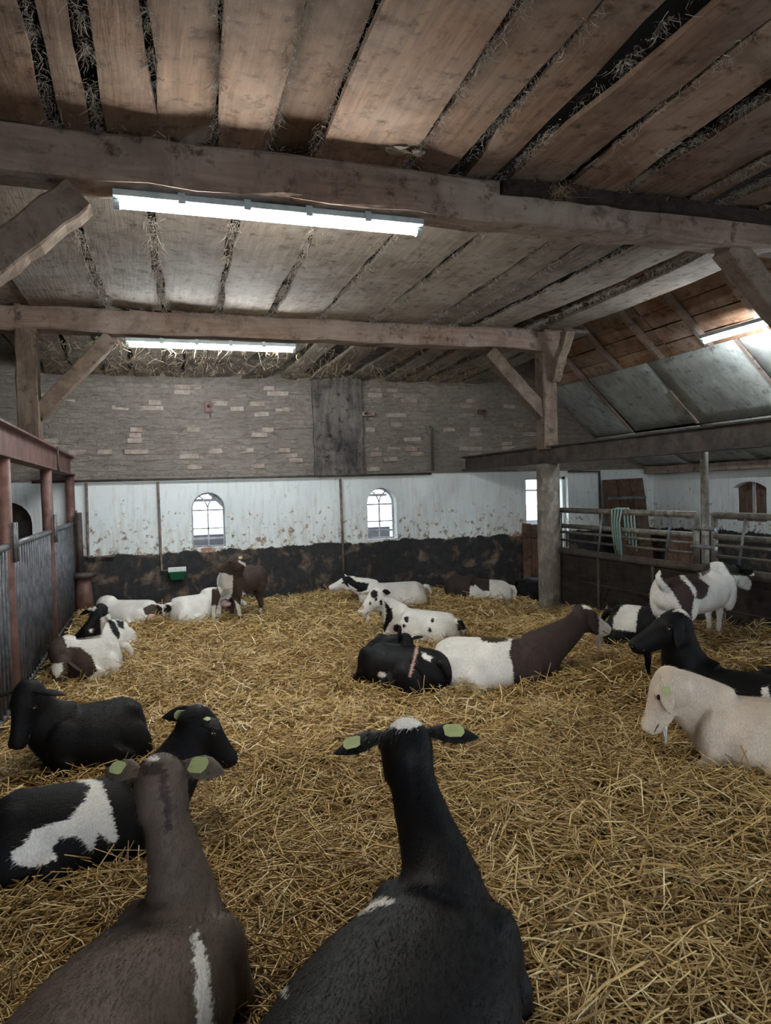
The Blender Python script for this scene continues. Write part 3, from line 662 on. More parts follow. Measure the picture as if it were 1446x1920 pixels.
# daylight side outside the windows: an open shed with pale low wall
root = thing('open_shed', 'pale open shed seen outside the arched windows', 'shed', (2, 15, 0))
m, nt, b = newmat('pale shed'); n1 = noise(nt, coords(nt), 3); nt.links.new(ramp(nt, n1, [(.3,(.075,.075,.09)),(.7,(.12,.115,.125))]), b.inputs['Base Color']); M['shed'] = m
obj('shed_roof', MB().bar((-2, 14.5, 1.98), (8, 14.5, 1.98), 3.4, .08), M['shed'], root)
for x in (-.3, 1.35, 3.1, 4.95): obj('shed_post', MB().bar((x, 13.0, -.2), (x, 13.0, 1.95), .10, .10, up=(0,1,0)), M['shed'], root); obj('shed_strut', MB().bar((x, 13.0, 1.35), (x-.55, 13.0, 1.9), .09, .09, up=(0,1,0)), M['shed'], root)
obj('shed_beam', MB().bar((-2, 13.0, 1.55), (8, 13.0, 1.55), .10, .05), M['shed'], root)
obj('low_wall', MB().box((-2, 13.3, -.3), (8, 13.5, .92)), M['shed'], root)
gnd = struct(obj('ground', MB().box((-40, YW+.4, -.5), (40, 80, -.42)), flat('yard', (.34,.33,.30)) , origin=(0,20,-.5)), 'pale yard outside the barn')
gnd2 = struct(obj('ground', MB().box((-40, -60, -.5), (40, YF-.3, -.42)), bpy.data.materials['yard'], origin=(0,-20,-.5)), 'pale yard before the added daylight door')

# ================================================================== GOATS
COAT = {'black': (.006,.0055,.006), 'brown': (.062,.042,.034), 'greybrown': (.105,.078,.062), 'darkbrown': (.045,.030,.026), 'white': (.74,.71,.66), 'cream': (.60,.50,.40), 'pink': (.45,.28,.25), 'tan': (.55,.42,.28)}
_coats = {}
def coat(c0, c1, c2):
    key = (c0, c1, c2)
    if key in _coats: return _coats[key]
    m, nt, b = newmat('goat coat %s %s %s' % key); v = coords(nt, world=False)
    n1 = noise(nt, coords(nt, (1,1,3), world=False), 38, 3, .6); n2 = noise(nt, v, 5, 4); n3 = noise(nt, coords(nt, (1,1,.35), world=False), 160, 2)
    def mask(attr):
        a = N(nt, 'ShaderNodeAttribute', attribute_name=attr).outputs['Fac']
        s = math_(nt, 'ADD', a, math_(nt, 'MULTIPLY', math_(nt, 'SUBTRACT', n1, .5), .05))
        mr = N(nt, 'ShaderNodeMapRange'); mr.inputs[1].default_value = -.005; mr.inputs[2].default_value = .005; nt.links.new(s, mr.inputs[0]); return mr.outputs[0]
    c = mixc(nt, mask('w1'), COAT[c0], COAT[c1]); c = mixc(nt, mask('w2'), c, COAT[c2])
    k = math_(nt, 'ADD', math_(nt, 'MULTIPLY', n2, .8), math_(nt, 'MULTIPLY', n3, .8)); k = math_(nt, 'ADD', k, .2)
    cm = N(nt, 'ShaderNodeCombineColor')
    for i in range(3): nt.links.new(k, cm.inputs[i])
    c = mixc(nt, 1.0, c, cm.outputs[0], 'MULTIPLY'); nt.links.new(c, b.inputs['Base Color'])
    b.inputs['Roughness'].default_value = .6; b.inputs['Specular IOR Level'].default_value = .16
    bump(nt, b, math_(nt, 'ADD', n3, math_(nt, 'MULTIPLY', n1, .5)), .35, .006)
    _coats[key] = m; return m
def ell(cx, cy, rx, ry, n=14, rot=0):
    c, s = math.cos(rot), math.sin(rot)
    return [(cx+rx*math.cos(2*math.pi*i/n)*c-ry*math.sin(2*math.pi*i/n)*s, cy+rx*math.cos(2*math.pi*i/n)*s+ry*math.sin(2*math.pi*i/n)*c) for i in range(n)]
def sdpoly(P, poly):
    """signed distance (px) of points to polygon, positive inside"""
    poly = np.array(poly, float); d = np.full(len(P), 1e9); ins = np.zeros(len(P), bool); m = len(poly)
    for i in range(m):
        a, b = poly[i], poly[(i+1) % m]; e = b-a; w_ = P-a
        t = np.clip((w_@e)/max(e@e, 1e-9), 0, 1); q = w_-t[:,None]*e; d = np.minimum(d, np.hypot(q[:,0], q[:,1]))
        if abs(b[1]-a[1]) > 1e-9:
            c = ((a[1] > P[:,1]) != (b[1] > P[:,1])) & (P[:,0] < (b[0]-a[0])*(P[:,1]-a[1])/(b[1]-a[1])+a[0]); ins ^= c
    return np.where(ins, d, -d)
def nrm(v): return v/np.linalg.norm(v)
def bez(p, t): return p[0]*(1-t)**3+3*p[1]*t*(1-t)**2+3*p[2]*t*t*(1-t)+p[3]*t**3
GOATS = []
def goat(label, wi, hp, poll, nose, zt=.36, w=1.0, s=1.0, coats=('black','white','white'), p1=(), p2=(), ears=(None, None), tags=(), beard=None, stand=None, legs=None,
         neck=(.12, .12), nr=1.0, curl=None, udder=None, eyes=True, vox=.0115, fur=6000, earlen=.165, hroll=0.0, furlen=.022, torso=None, tail=True, droop=.25, nb=(.24, .33), feet=(), hsc=1.15, face=True):
    UPV = V(0,0,1)
    def top(px):
        if len(px) == 3: return V(*px)
        z = zt
        for _ in range(3):
            p = onz(px[0], px[1], z); z = zt+hz(p[0], p[1])
        return onz(px[0], px[1], z)
    a, r = top(wi), top(hp); f = a-r; f[2] = 0; L = np.linalg.norm(f); f /= L; sd = np.cross(f, UPV)   # sd: right side
    k = L/.56; g0 = hz((a[0]+r[0])/2, (a[1]+r[1])/2); ztop = g0+zt
    org = r+f*.36*k; org[2] = ztop                         # local origin u=0, z measured from the back line
    def loc(u, y, z): return org+f*u*k+sd*y*w*s+UPV*(z-.44)*s
    mb = MB(); st = stand is not None
    T = torso or [(-.53,.035,.05,.24),(-.515,.075,.09,.245),(-.47,.125,.145,.255),(-.38,.18,.185,.255),(-.27,.215,.205,.235),(-.12,.24,.215,.225),(.03,.24,.22,.22),(.16,.205,.215,.23),(.27,.155,.19,.25),(.35,.115,.15,.265),(.40,.07,.10,.27),(.42,.03,.05,.27)]
    rings = []
    if st: T = [(u, hw*.95, hh*.86, .44-(.44-zc)*.86) for u, hw, hh, zc in T]
    for i, (u, hw, hh, zc) in enumerate(T):
        c = loc(u, 0, zc)
        if curl: c = c + sd*curl*(u*u)
        rings.append((c, sd*hw*w*s, UPV*hh*s))
    mb.loft(rings, 22)
    # spine ridge and hip bones
    mb.tube([loc(u, 0, z) for u, z in ((-.5,.36),(-.4,.405),(-.3,.41),(-.1,.405),(.1,.41),(.22,.43),(.3,.40))], [s*x for x in (.02,.035,.035,.03,.03,.035,.03)], 8)
    for y in (-1, 1):
        mb.ball(loc(-.36, y*.10, .375), .06*s, .045*s, .05*s)
        if not st:
            mb.ball(loc(-.32, y*.165, .19), .19*k*s, .085*s*w, .16*s, (f, sd, UPV)); 
            mb.tube([loc(-.22, y*.20, .20), loc(-.10, y*.235, .10), loc(-.2, y*.25, .055), loc(-.42, y*.23, .07)], [.09*s,.06*s,.04*s,.032*s], 10)
            mb.tube([loc(-.42, y*.23, .07), loc(-.30, y*.27, .05), loc(-.12, y*.29, .045)], [.034*s,.026*s,.03*s], 8)
            mb.ball(loc(.24, y*.13, .25), .10*s, .07*s, .16*s, (f, sd, UPV))
            mb.tube([loc(.24, y*.15, .20), loc(.30, y*.16, .10), loc(.44, y*.125, .08)], [.07*s,.05*s,.042*s], 10)
            mb.tube([loc(.44, y*.125, .08), loc(.36, y*.10, .05), loc(.24, y*.09, .05)], [.042*s,.03*s,.028*s], 8)
        else:
            mb.ball(loc(-.36, y*.115, .25), .13*s, .075*s, .19*s, (f, sd, UPV)); mb.ball(loc(.22, y*.115, .24), .10*s, .06*s, .17*s, (f, sd, UPV))
    if legs:
        for Lg in legs: mb.tube([q for q, _ in Lg], [x for _, x in Lg], 10)
    dw = depth(a)
    P = pd(poll[0], poll[1], dw+poll[2]); Q = pd(nose[0], nose[1], dw+poll[2]+nose[2]); hf = nrm(Q-P)
    hr = np.cross(hf, UPV); hr = nrm(hr) if np.linalg.norm(hr) > .15 else nrm(np.cross(hf, -f) + 1e-6); hu = np.cross(hr, hf)
    if hroll: hr, hu = hr*math.cos(hroll)+hu*math.sin(hroll), hu*math.cos(hroll)-hr*math.sin(hroll)
    # neck
    nb0 = loc(nb[0], 0, nb[1]); hc = P+hf*.035*s-hu*.045*s
    B = [nb0, nb0+f*neck[0]*s+UPV*neck[0]*.7*s, hc-hf*.03*s-hu*neck[1]*s*.6-UPV*neck[1]*s*.6, hc]
    rings = []; nn = 12
    for i in range(nn+1):
        t = i/nn; c = bez(B, t); tg = nrm(bez(B, min(1, t+.02))-bez(B, max(0, t-.02)))
        s1 = sd*(1-t)+hr*t*(1 if np.dot(sd, hr) > 0 else -1); s1 = s1-tg*np.dot(s1, tg); s1 = nrm(s1); u1 = np.cross(s1, tg)
        q = (1-t)**1.35
        rings.append((c, s1*s*nr*(.062+.078*q), u1*s*nr*(.078+.105*q)))
    mb.loft(rings, 16)
    # head
    for (x, hw, hh, oz) in (): pass
    hs = s*hsc
    H_ = [(-.045,.022,.035,-.055),(-.03,.050,.062,-.055),(.0,.066,.080,-.058),(.04,.072,.086,-.062),(.08,.069,.079,-.058),(.115,.056,.066,-.054),(.15,.045,.056,-.053),(.19,.041,.050,-.054),(.225,.041,.047,-.055),(.252,.040,.043,-.055),(.268,.033,.034,-.054),(.278,.014,.015,-.053)]
    mb.loft([(P+hf*x*hs+hu*oz*hs, hr*hw*hs, hu*hh*hs) for x, hw, hh, oz in H_], 20)
    for y in (-1, 1):
        mb.ball(P+hf*.075*hs+hr*y*.052*hs-hu*.022*hs, .028*hs, .018*hs, .020*hs, (hf, hr, hu))      # brow
        mb.ball(P+hf*.255*hs+hr*y*.022*hs-hu*.036*hs, .020*hs, .016*hs, .016*hs, (hf, hr, hu))      # nostril wings
        mb.ball(P+hf*.05*hs+hr*y*.045*hs-hu*.105*hs, .055*hs, .024*hs, .045*hs, (hf, hr, hu))       # cheek
    mb.tube([P+hf*.10*hs-hu*.105*hs, P+hf*.18*hs-hu*.100*hs, P+hf*.235*hs-hu*.088*hs, P+hf*.258*hs-hu*.080*hs], [.028*hs,.022*hs,.021*hs,.012*hs], 10)   # jaw
    # remesh into one skin
    tmp = bpy.data.objects.new('tmp', mb.mesh('tmp')); col.objects.link(tmp)
    md = tmp.modifiers.new('r', 'REMESH'); md.mode = 'VOXEL'; md.voxel_size = vox*s; md.use_smooth_shade = True
    dg = bpy.context.evaluated_depsgraph_get(); me = bpy.data.meshes.new_from_object(tmp.evaluated_get(dg)); bpy.data.objects.remove(tmp)
    nv = len(me.vertices); co = np.empty(nv*3); me.vertices.foreach_get('co', co); co = co.reshape(-1, 3)
    ed_ = np.empty(len(me.edges)*2, np.int32); me.edges.foreach_get('vertices', ed_); ed_ = ed_.reshape(-1, 2)
    cnt = np.bincount(ed_.ravel(), minlength=nv).astype(float)[:,None]; cnt[cnt == 0] = 1
    hd = ((co-(P+hf*.12*s-hu*.05*s)))@hf; hdist = np.linalg.norm(co-(P+hf*.12*s-hu*.05*s), axis=1)
    lam = np.where(hdist < .19*s, .18, np.where(hdist < .26*s, .18+(hdist-.19*s)/(.07*s)*.42, .6))[:,None]
    for _ in range(int(14*.0115/vox)):
        ac = np.stack([np.bincount(ed_[:,0], co[ed_[:,1],j], nv)+np.bincount(ed_[:,1], co[ed_[:,0],j], nv) for j in range(3)], 1)
        co = co+(ac/cnt-co)*lam
    verts = co.tolist(); faces = [tuple(p.vertices) for p in me.polygons]
    # ears, tail joined to the same mesh
    em = MB(); etips = []
    if ears[0] is not None and ears[1] is not None:
        q0, q1 = [pd(e[0], e[1], dw+poll[2]+e[2]) for e in ears]
        if np.dot(q0-q1, hr) > 0:
            ears = (ears[1], ears[0]); tags = tuple((1-i_, t_, g_) for i_, t_, g_ in tags)
    for i, y in enumerate((-1, 1)):
        e0 = P+hf*.012*hs+hr*y*.058*hs-hu*.022*hs
        tip = ears[i]
        ed = nrm(hr*y*.9-hf*.30-hu*droop) if tip is None else nrm(pd(tip[0], tip[1], dw+poll[2]+tip[2])-e0)
        el = earlen*s if tip is None or len(tip) < 4 else tip[3]
        wd0 = hu*.85+hf*.4; wdv = nrm(wd0-ed*np.dot(wd0, ed)); tv = np.cross(ed, wdv)
        prof = [(-.10,.3),(.0,.42),(.2,.75),(.42,1),(.62,.92),(.8,.62),(.93,.3),(1,.05)]
        em.loft([(e0+ed*el*t-UPV*.02*s*t*t, wdv*.040*s*q, tv*(.013*s*max(q,.35)*(1-.4*t))) for t, q in prof], 12)
        etips.append((e0, ed, wdv, tv, el))
    if tail:
        q = loc(-.50, 0, .36)
        if st: em.tube([q, q-f*.05*s+UPV*.05*s, q-f*.07*s+UPV*.11*s, q-f*.05*s+UPV*.15*s], [.03*s,.032*s,.026*s,.006*s], 8)
        else: em.tube([q, q-f*.06*s-UPV*.01*s, q-f*.10*s-UPV*.07*s, q-f*.10*s-UPV*.13*s], [.03*s,.035*s,.025*s,.006*s], 8)
    b0 = len(verts); verts += em.v; faces += [tuple(i+b0 for i in q) for q in em.f]
    va = np.array(verts, float)
    lo = np.array([hz(*q[:2]) for q in va[::37]]).mean()-.10
    base = np.array([org[0], org[1], g0])
    me2 = bpy.data.meshes.new('goat'); me2.from_pydata((va-base).tolist(), [], faces); me2.update()
    me2.polygons.foreach_set('use_smooth', [True]*len(me2.polygons))
    def mask(P3, polys):
        px, dd = proj(P3); o = np.full(len(P3), -1.0)
        for poly in polys: o = np.maximum(o, sdpoly(px, poly)*dd/FPX)
        return o
    w1, w2 = mask(va, p1), mask(va, p2)
    for nm, val in (('w1', w1), ('w2', w2)):
        at = me2.attributes.new(nm, 'FLOAT', 'POINT'); at.data.foreach_set('value', val.astype(np.float32))
    mt = coat(*coats)
    o = put('goat', me2, mt, None, tuple(base)); tag(o, label, 'goat')
    # children: eyes, ear tags, beard, udder, fur
    if eyes:
        for y in (-1, 1): obj('eye', MB().ball(P+hf*.085*hs+hr*y*.0655*hs-hu*.032*hs, .016*hs, .009*hs, .0125*hs, (hf, hr, hu)), M['eye'], o, True)
    if face:
        for y in (-1, 1): obj('nostril', MB().ball(P+hf*.268*hs+hr*y*.022*hs-hu*.040*hs, .008*hs, .007*hs, .005*hs, (hf, hr, hu), 8, 6), M['eye'], o, True)
        obj('mouth', MB().tube([P+hf*.205*hs+hr*.036*hs-hu*.077*hs, P+hf*.245*hs+hr*.033*hs-hu*.074*hs, P+hf*.273*hs-hu*.070*hs, P+hf*.245*hs-hr*.033*hs-hu*.074*hs, P+hf*.205*hs-hr*.036*hs-hu*.077*hs], .0035*hs, 6), M['eye'], o, True)
    for (i, t, sg) in tags:
        e0, ed, wdv, tv, el = etips[i]; c = e0+ed*el*t; tn = tv if np.dot(tv, CAM-c) > 0 else -tv
        c = c+tn*.012*s-UPV*.02*s*t*t; hx, hy = .028*s*sg, .021*s*sg
        pr = [(-1,-.7),(-.6,-1),(.6,-1),(1,-.4),(1,.4),(.6,1),(-.6,1),(-1,.7)]
        vs = [c+ed*hx*x_+wdv*hy*y_ for x_, y_ in pr]+[c+tn*.004+ed*hx*x_+wdv*hy*y_ for x_, y_ in pr]
        fs = [tuple(range(8)), tuple(range(15,7,-1))]+[(j, (j+1) % 8, 8+(j+1) % 8, 8+j) for j in range(8)]
        obj('ear_tag', MB().add(vs, fs), M['tag'], o)
    if beard:
        col_, bl = beard; c = P+hf*.21*hs-hu*.105*hs; dn_ = nrm(V(0,0,-1)+hf*.12); m2_ = MB(); rb = np.random.default_rng(3)
        for j in range(90):
            q = c+hf*rb.normal(0,.012)*s+hr*rb.normal(0,.008)*s; e = c+dn_*bl*(.55+.5*rb.random())-hf*.02+hf*rb.normal(0,.007)+hr*rb.normal(0,.006)
            m_ = (q+e)/2+hr*rb.normal(0,.004)+hf*rb.normal(0,.006); m2_.tube([q, m_, e], [.0045*s,.0035*s,.0008], 4)
        obj('beard', m2_, M['fur_'+col_] if 'fur_'+col_ in M else flat_fur(col_), o, True)
    if udder:
        (ux, uy, du, ur) = udder; c = pd(ux, uy, dw+du); m2_ = MB(); m2_.ball(c, ur*1.25, ur, ur*.8, (sd, f, UPV), 16, 10); m2_.tube([c-UPV*ur*.5, c-UPV*ur*.95+sd*.01], [ur*.28, ur*.15], 8)
        obj('udder', m2_, M['udder'], o, True)
    if fur:
        # short hair strands lying along the body
        nf = len(me2.polygons); ctr = np.empty(nf*3); me2.polygons.foreach_get('center', ctr); ctr = ctr.reshape(-1,3); nor = np.empty(nf*3); me2.polygons.foreach_get('normal', nor); nor = nor.reshape(-1,3)
        ar = np.empty(nf); me2.polygons.foreach_get('area', ar)
        wc = ctr+base; tow = ((CAM-wc)*nor).sum(1); okf = (wc[:,2] > g0-.02)
        pr_w = ar*okf; pr_w /= pr_w.sum(); rf = np.random.default_rng(len(GOATS)+50)
        ids = rf.choice(nf, fur, p=pr_w); n_ = nor[ids]; c = ctr[ids]+rf.normal(0, vox*.45, (fur,3)); c -= n_*(((c-ctr[ids])*n_).sum(1))[:,None]
        flow = -f*.8+UPV*-.45+rf.normal(0,.22,(fur,3)); tl = flow-n_*((flow*n_).sum(1))[:,None]; tl /= np.linalg.norm(tl, axis=1)[:,None]
        ln = furlen*(.5+rf.random(fur))[:,None]; wv = np.cross(tl, n_)*.0012*(1 if fur > 9000 else 1.6); tipv = c+tl*ln+n_*ln*.30
        vv = np.stack([c-wv-n_*.002, c+wv-n_*.002, tipv], 1).reshape(-1,3)
        fm = bpy.data.meshes.new('fur'); fm.from_pydata(vv.tolist(), [], np.arange(fur*3).reshape(-1,3).tolist()); fm.update()
        ww1 = np.repeat(mask(c+base, p1), 3); ww2 = np.repeat(mask(c+base, p2), 3)
        for nm, val in (('w1', ww1), ('w2', ww2)):
            at = fm.attributes.new(nm, 'FLOAT', 'POINT'); at.data.foreach_set('value', val.astype(np.float32))
        fo = put('fur', fm, mt, o, tuple(base)); fo['kind'] = 'stuff'
    GOATS.append((base, f, k, s, w)); return o
def flat_fur(c):
    M['fur_'+c] = flat('hair '+c, COAT[c], .8, .15); return M['fur_'+c]

def leg(*pts): return [(V(*p), r) for p, r in pts]
# --- A, the near black goat seen from behind
goat('black goat with white poll lying back to the viewer, two pale ear tags', (815,1655), (600,1985), (762,1358,.36), (748,1400,.24), zt=.44, s=1.1, w=1.2, neck=(.10,.20), nr=1.0,
     p1=[ell(757,1352,38,15)+[], [(662,1708),(690,1692),(722,1682),(742,1692),(700,1702),(672,1716)], [(520,1838),(540,1852),(536,1868),(516,1852)]], ears=((632,1400,.02,.19),(860,1372,.02,.18)), tags=((0,.62,1.0),(1,.5,1.15)), fur=26000, vox=.010)
# --- B, the near brown goat
goat('grey-brown goat with white side patches lying back to the viewer, ears spread', (318,1690), (55,1965), (300,1424,.20), (288,1478,.20), zt=.44, s=1.05, w=1.1, neck=(.08,.18), nr=.95, coats=('greybrown','white','darkbrown'),
     p1=[[(360,1738),(378,1765),(392,1810),(400,1930),(372,1930),(366,1850),(364,1790)], [(278,1645),(262,1668),(205,1705),(238,1676)], [(78,1800),(40,1830),(-20,1880),(-20,1850),(30,1815)], ell(283,1421,14,6)],
     p2=[[(296,1440),(312,1440),(318,1500),(322,1560),(312,1560),(305,1500)], [(262,1440),(275,1428),(310,1432),(300,1455),(270,1452)]], ears=((212,1436,.03,.165),(404,1437,-.04,.18)), tags=((0,.55,1.0),(1,.45,1.25)), fur=26000, vox=.010)
# --- C
goat('black goat with a white flank patch lying behind the grey-brown goat', (265,1468), (30,1492), (380,1330,.14), (432,1388,.06), zt=.35, s=1.0, neck=(.14,.10), nr=.95,
     p1=[[(150,1452),(190,1466),(205,1500),(222,1570),(212,1580),(185,1565),(172,1600),(150,1570),(118,1568),(100,1590),(106,1612),(28,1612),(62,1555),(130,1535),(160,1500),(172,1475),(118,1450)], [(418,1352),(434,1366),(434,1384),(424,1372)], ell(386,1318,14,4), ell(60,1605,40,20)],
     ears=((300,1338,-.03,.17),(412,1362,-.14,.12)), tags=((0,.5,1.1),(1,.3,.6)), fur=16000)
# --- D
goat('all black goat lying beside the barred fence facing the viewer', (118,1332), (236,1310), (42,1290,-.22), (18,1392,-.10), zt=.38, s=1.05, neck=(.10,.14), nr=1.0, p1=[], ears=((-25,1310,.0,.17),(128,1297,-.03,.19)), fur=14000, tail=False, vox=.009)
# --- E
goat('white and brown goat with a white blaze lying head down at the fence', (128,1208), (205,1196), (112,1238,-.22), (104,1298,-.14), zt=.35, s=1.0, coats=('white','brown','white'), neck=(.06,.05),
     p1=[[(60,1180),(118,1192),(125,1212),(150,1214),(172,1230),(182,1258),(100,1330),(40,1330)]], p2=[[(96,1245),(116,1243),(118,1258),(106,1272),(98,1262)]], ears=((78,1252,.05,.16),(162,1262,-.03,.16)), fur=8000)
# --- F
goat('black and white goat with a white forehead resting against the fence', (168,1176), (214,1160), (186,1136,-.20), (160,1172,-.16), zt=.34, s=.95, coats=('white','black','white'), neck=(.08,.08),
     p1=[[(130,1120),(200,1130),(205,1150),(188,1160),(190,1190),(132,1200)], [(200,1160),(215,1165),(226,1190),(222,1200),(210,1185)], [(216,1162),(232,1165),(232,1180),(222,1176)]], p2=[ell(172,1140,9,5), ell(170,1182,3,4), ell(142,1178,6,3)], ears=((143,1152,.0,.15),(203,1156,.0,.15)), fur=6000)
# --- G
goat('white goat with a brown rump patch lying by the black wall', (207,1124), (277,1124), (205,1142,.42), (218,1158,.18), zt=.34, s=1.0, coats=('white','brown','cream'), p1=[[(268,1140),(285,1132),(302,1136),(310,1152),(290,1158),(272,1152)]], p2=[], udder=(284,1159,-.22,.065), fur=5000, neck=(.08,.06))
# --- H
goat('white goat with a black thigh spot lying behind the standing brown goat', (388,1112), (335,1120), (432,1112,.55), (452,1122,.15), zt=.37, s=1.02, coats=('white','cream','black'), p1=[], p2=[ell(313,1141,9,8)], udder=(327,1157,-.26,.065), fur=5000)
# --- I standing
def footz(px, py, r0): return None
def standlegs(pts):
    out = []
    for (hx, hy, kx, ky, fx, fy, d) in pts:
        h_, k_, f_ = pd(hx, hy, d), pd(kx, ky, d-.02), pd(fx, fy, d)
        m1 = k_*.55+f_*.45
        out.append([(h_, .075), (h_*.5+k_*.5, .052), (k_, .038), (m1, .026), (f_*.88+k_*.12, .028), (f_, .034)])
    return out
ST = [(-.50,.04,.06,.24),(-.47,.11,.13,.26),(-.38,.155,.165,.265),(-.25,.185,.19,.24),(-.08,.20,.20,.225),(.08,.195,.20,.225),(.2,.165,.19,.24),(.3,.12,.15,.26),(.35,.05,.07,.26)]
dI = 8.95
goat('brown and white goat standing at the wall with its head turned sideways', (434,1062), (472,1058), (447,1041,-.20), (393,1068,.05), zt=.75, s=1.0, w=1.1, coats=('brown','white','white'), stand=1, torso=ST,
     p1=[[(405,1075),(420,1074),(437,1080),(436,1112),(428,1125),(414,1118),(408,1100)], [(455,1108),(466,1118),(464,1135),(454,1128)], ell(416,1038,10,5), [(448,1050),(463,1058),(460,1062),(446,1053)], [(395,1135),(405,1135),(404,1166),(394,1166)], [(440,1125),(450,1135),(456,1155),(446,1155)], [(450,1176),(460,1176),(460,1182),(450,1182)], [(480,1140),(492,1140),(490,1155),(484,1155)]],
     legs=standlegs([(408,1105,401,1140,400,1178,dI-.25), (442,1108,446,1140,456,1178,dI-.15), (432,1120,434,1148,436,1174,dI+.25), (482,1105,490,1132,486,1165,dI+.35)]), ears=((462,1044,-.05,.14),(470,1042,.1,.14)), tags=((0,.35,.8),), neck=(.06,.08), fur=6000, udder=(424,1132,.22,.055))
# --- J
goat('white goat with black neck lying along the back wall looking sideways', (702,1100), (776,1096), (654,1082,.0), (614,1097,-.02), zt=.34, s=1.0, coats=('white','black','white'), p1=[[(640,1082),(655,1080),(668,1090),(692,1094),(686,1112),(664,1108),(652,1100),(646,1095)], ], p2=[[(652,1094),(670,1106),(660,1110)]], ears=((663,1084,-.05,.13),(650,1080,.1,.12)), fur=5000, neck=(.12,.05))
# --- N
goat('dark brown goat with white hindquarters dozing with its head turned back', (862,1084), (936,1090), (884,1079,-.22), (915,1106,-.12), zt=.33, s=.98, coats=('white','darkbrown','white'), p1=[[(825,1070),(895,1070),(918,1085),(918,1108),(905,1108),(890,1095),(884,1125),(825,1125)]], p2=[[(882,1098),(892,1100),(890,1118),(880,1118)], ell(905,1079,4,3)], neck=(.02,.08), fur=5000, ears=((880,1090,-.1,.14),(900,1075,.1,.12)))
# --- K
goat('white goat with black spots and a beard, mouth open, lying mid pen', (752,1138), (832,1142), (704,1106,-.12), (674,1140,-.14), zt=.36, s=1.0, coats=('white','black','pink'),
     p1=[ell(702,1114,7,8), ell(694,1131,2,4), ell(762,1161,5,6), ell(811,1163,3,4), ell(806,1182,3,6), [(720,1125),(735,1142),(737,1160),(728,1172),(722,1185),(712,1185),(722,1165),(724,1148)], [(690,1165),(705,1162),(708,1180),(694,1182)], [(852,1150),(864,1156),(876,1180),(858,1182),(858,1165)], ell(668,1111,9,6), ell(727,1109,10,7), ell(715,1130,3,6), ell(714,1150,2,5), ell(745,1178,8,8), ell(757,1174,4,3)],
     p2=[ell(676,1138,7,6)], ears=((664,1112,.05,.14),(728,1109,.0,.13)), beard=('white',.14), fur=7000, neck=(.10,.08))
# --- M
goat('brown-fronted white goat with white face and beard lying side-on', (992,1192), (852,1196), (1092,1138,.05), (1146,1170,.10), zt=.36, s=1.03, coats=('white','darkbrown','white'), w=.95, neck=(.16,.10),
     p1=[[(960,1200),(975,1188),(1000,1170),(1060,1120),(1130,1128),(1128,1165),(1122,1195),(1060,1290),(1055,1300),(965,1300),(962,1250),(955,1225)], [(895,1186),(955,1184),(952,1202),(930,1206),(905,1202)]], p2=[ell(1108,1137,16,6), [(1056,1240),(1064,1236),(1054,1275),(1046,1272)], [(1122,1150),(1160,1150),(1160,1185),(1124,1185)]], ears=((1126,1198,-.08,.17),(1120,1150,.15,.12)), beard=('white',.17), fur=9000, tail=False, vox=.009)
# --- L curled
goat('black goat curled up asleep with its head on its flank', (715,1205), (800,1222), (762,1196,-.18), (774,1272,-.10), zt=.36, s=.92, w=1.15, curl=.25, neck=(-.04,.02), nr=1.05, coats=('black','pink','white'), p1=[[(783,1200),(787,1207),(779,1240),(770,1270),(766,1268),(774,1235)]], p2=[[(790,1222),(812,1232),(806,1240),(792,1232)], ell(716,1265,8,5)], ears=((750,1178,-.02,.15),(790,1190,.1,.12)), fur=9000)
# --- O, P
goat('black goat lying at the foot of the column by the wall', (1052,1090), (990,1080), (1085,1085,.15), (1110,1105,.1), zt=.36, s=1.0, fur=4000)
goat('black goat with a broad white belt lying at the manger', (1232,1138), (1165,1136), (1262,1130,.3), (1290,1150,.1), zt=.36, s=1.0, p1=[[(1150,1180),(1150,1160),(1165,1138),(1185,1128),(1206,1132),(1196,1150),(1192,1185)]], fur=4000)
# --- Q standing with its head through the barrier
dQ = 6.0; print('Q', pd(1345,1186,6.1), pd(1284,1182,5.75))
goat('pinto goat standing at the manger with its head through the barrier', tuple(pd(1338,1052,6.0)), tuple(pd(1264,1076,5.6)), (1380,1062,.35), (1408,1086,.12), zt=.70, s=.95, coats=('white','darkbrown','black'), stand=1, torso=ST, w=1.05,
     p1=[[(1236,1076),(1262,1066),(1300,1056),(1318,1046),(1332,1056),(1332,1072),(1318,1080),(1312,1072),(1312,1084),(1330,1098),(1326,1115),(1316,1124),(1304,1122),(1307,1108),(1292,1088),(1274,1070),(1276,1084),(1292,1098),(1303,1118),(1300,1135),(1296,1168),(1286,1165),(1274,1130),(1258,1104),(1242,1088)]], p2=[[(1352,1048),(1420,1048),(1420,1072),(1404,1080),(1370,1078)]],
     legs=standlegs([(1340,1100,1350,1140,1347,1186,dQ+.15), (1325,1110,1328,1145,1331,1180,dQ+.35), (1275,1110,1284,1140,1284,1182,dQ-.25), (1258,1105,1258,1135,1262,1170,dQ-.05)]), fur=6000, neck=(.06,.06), udder=(1268,1140,-.05,.09))
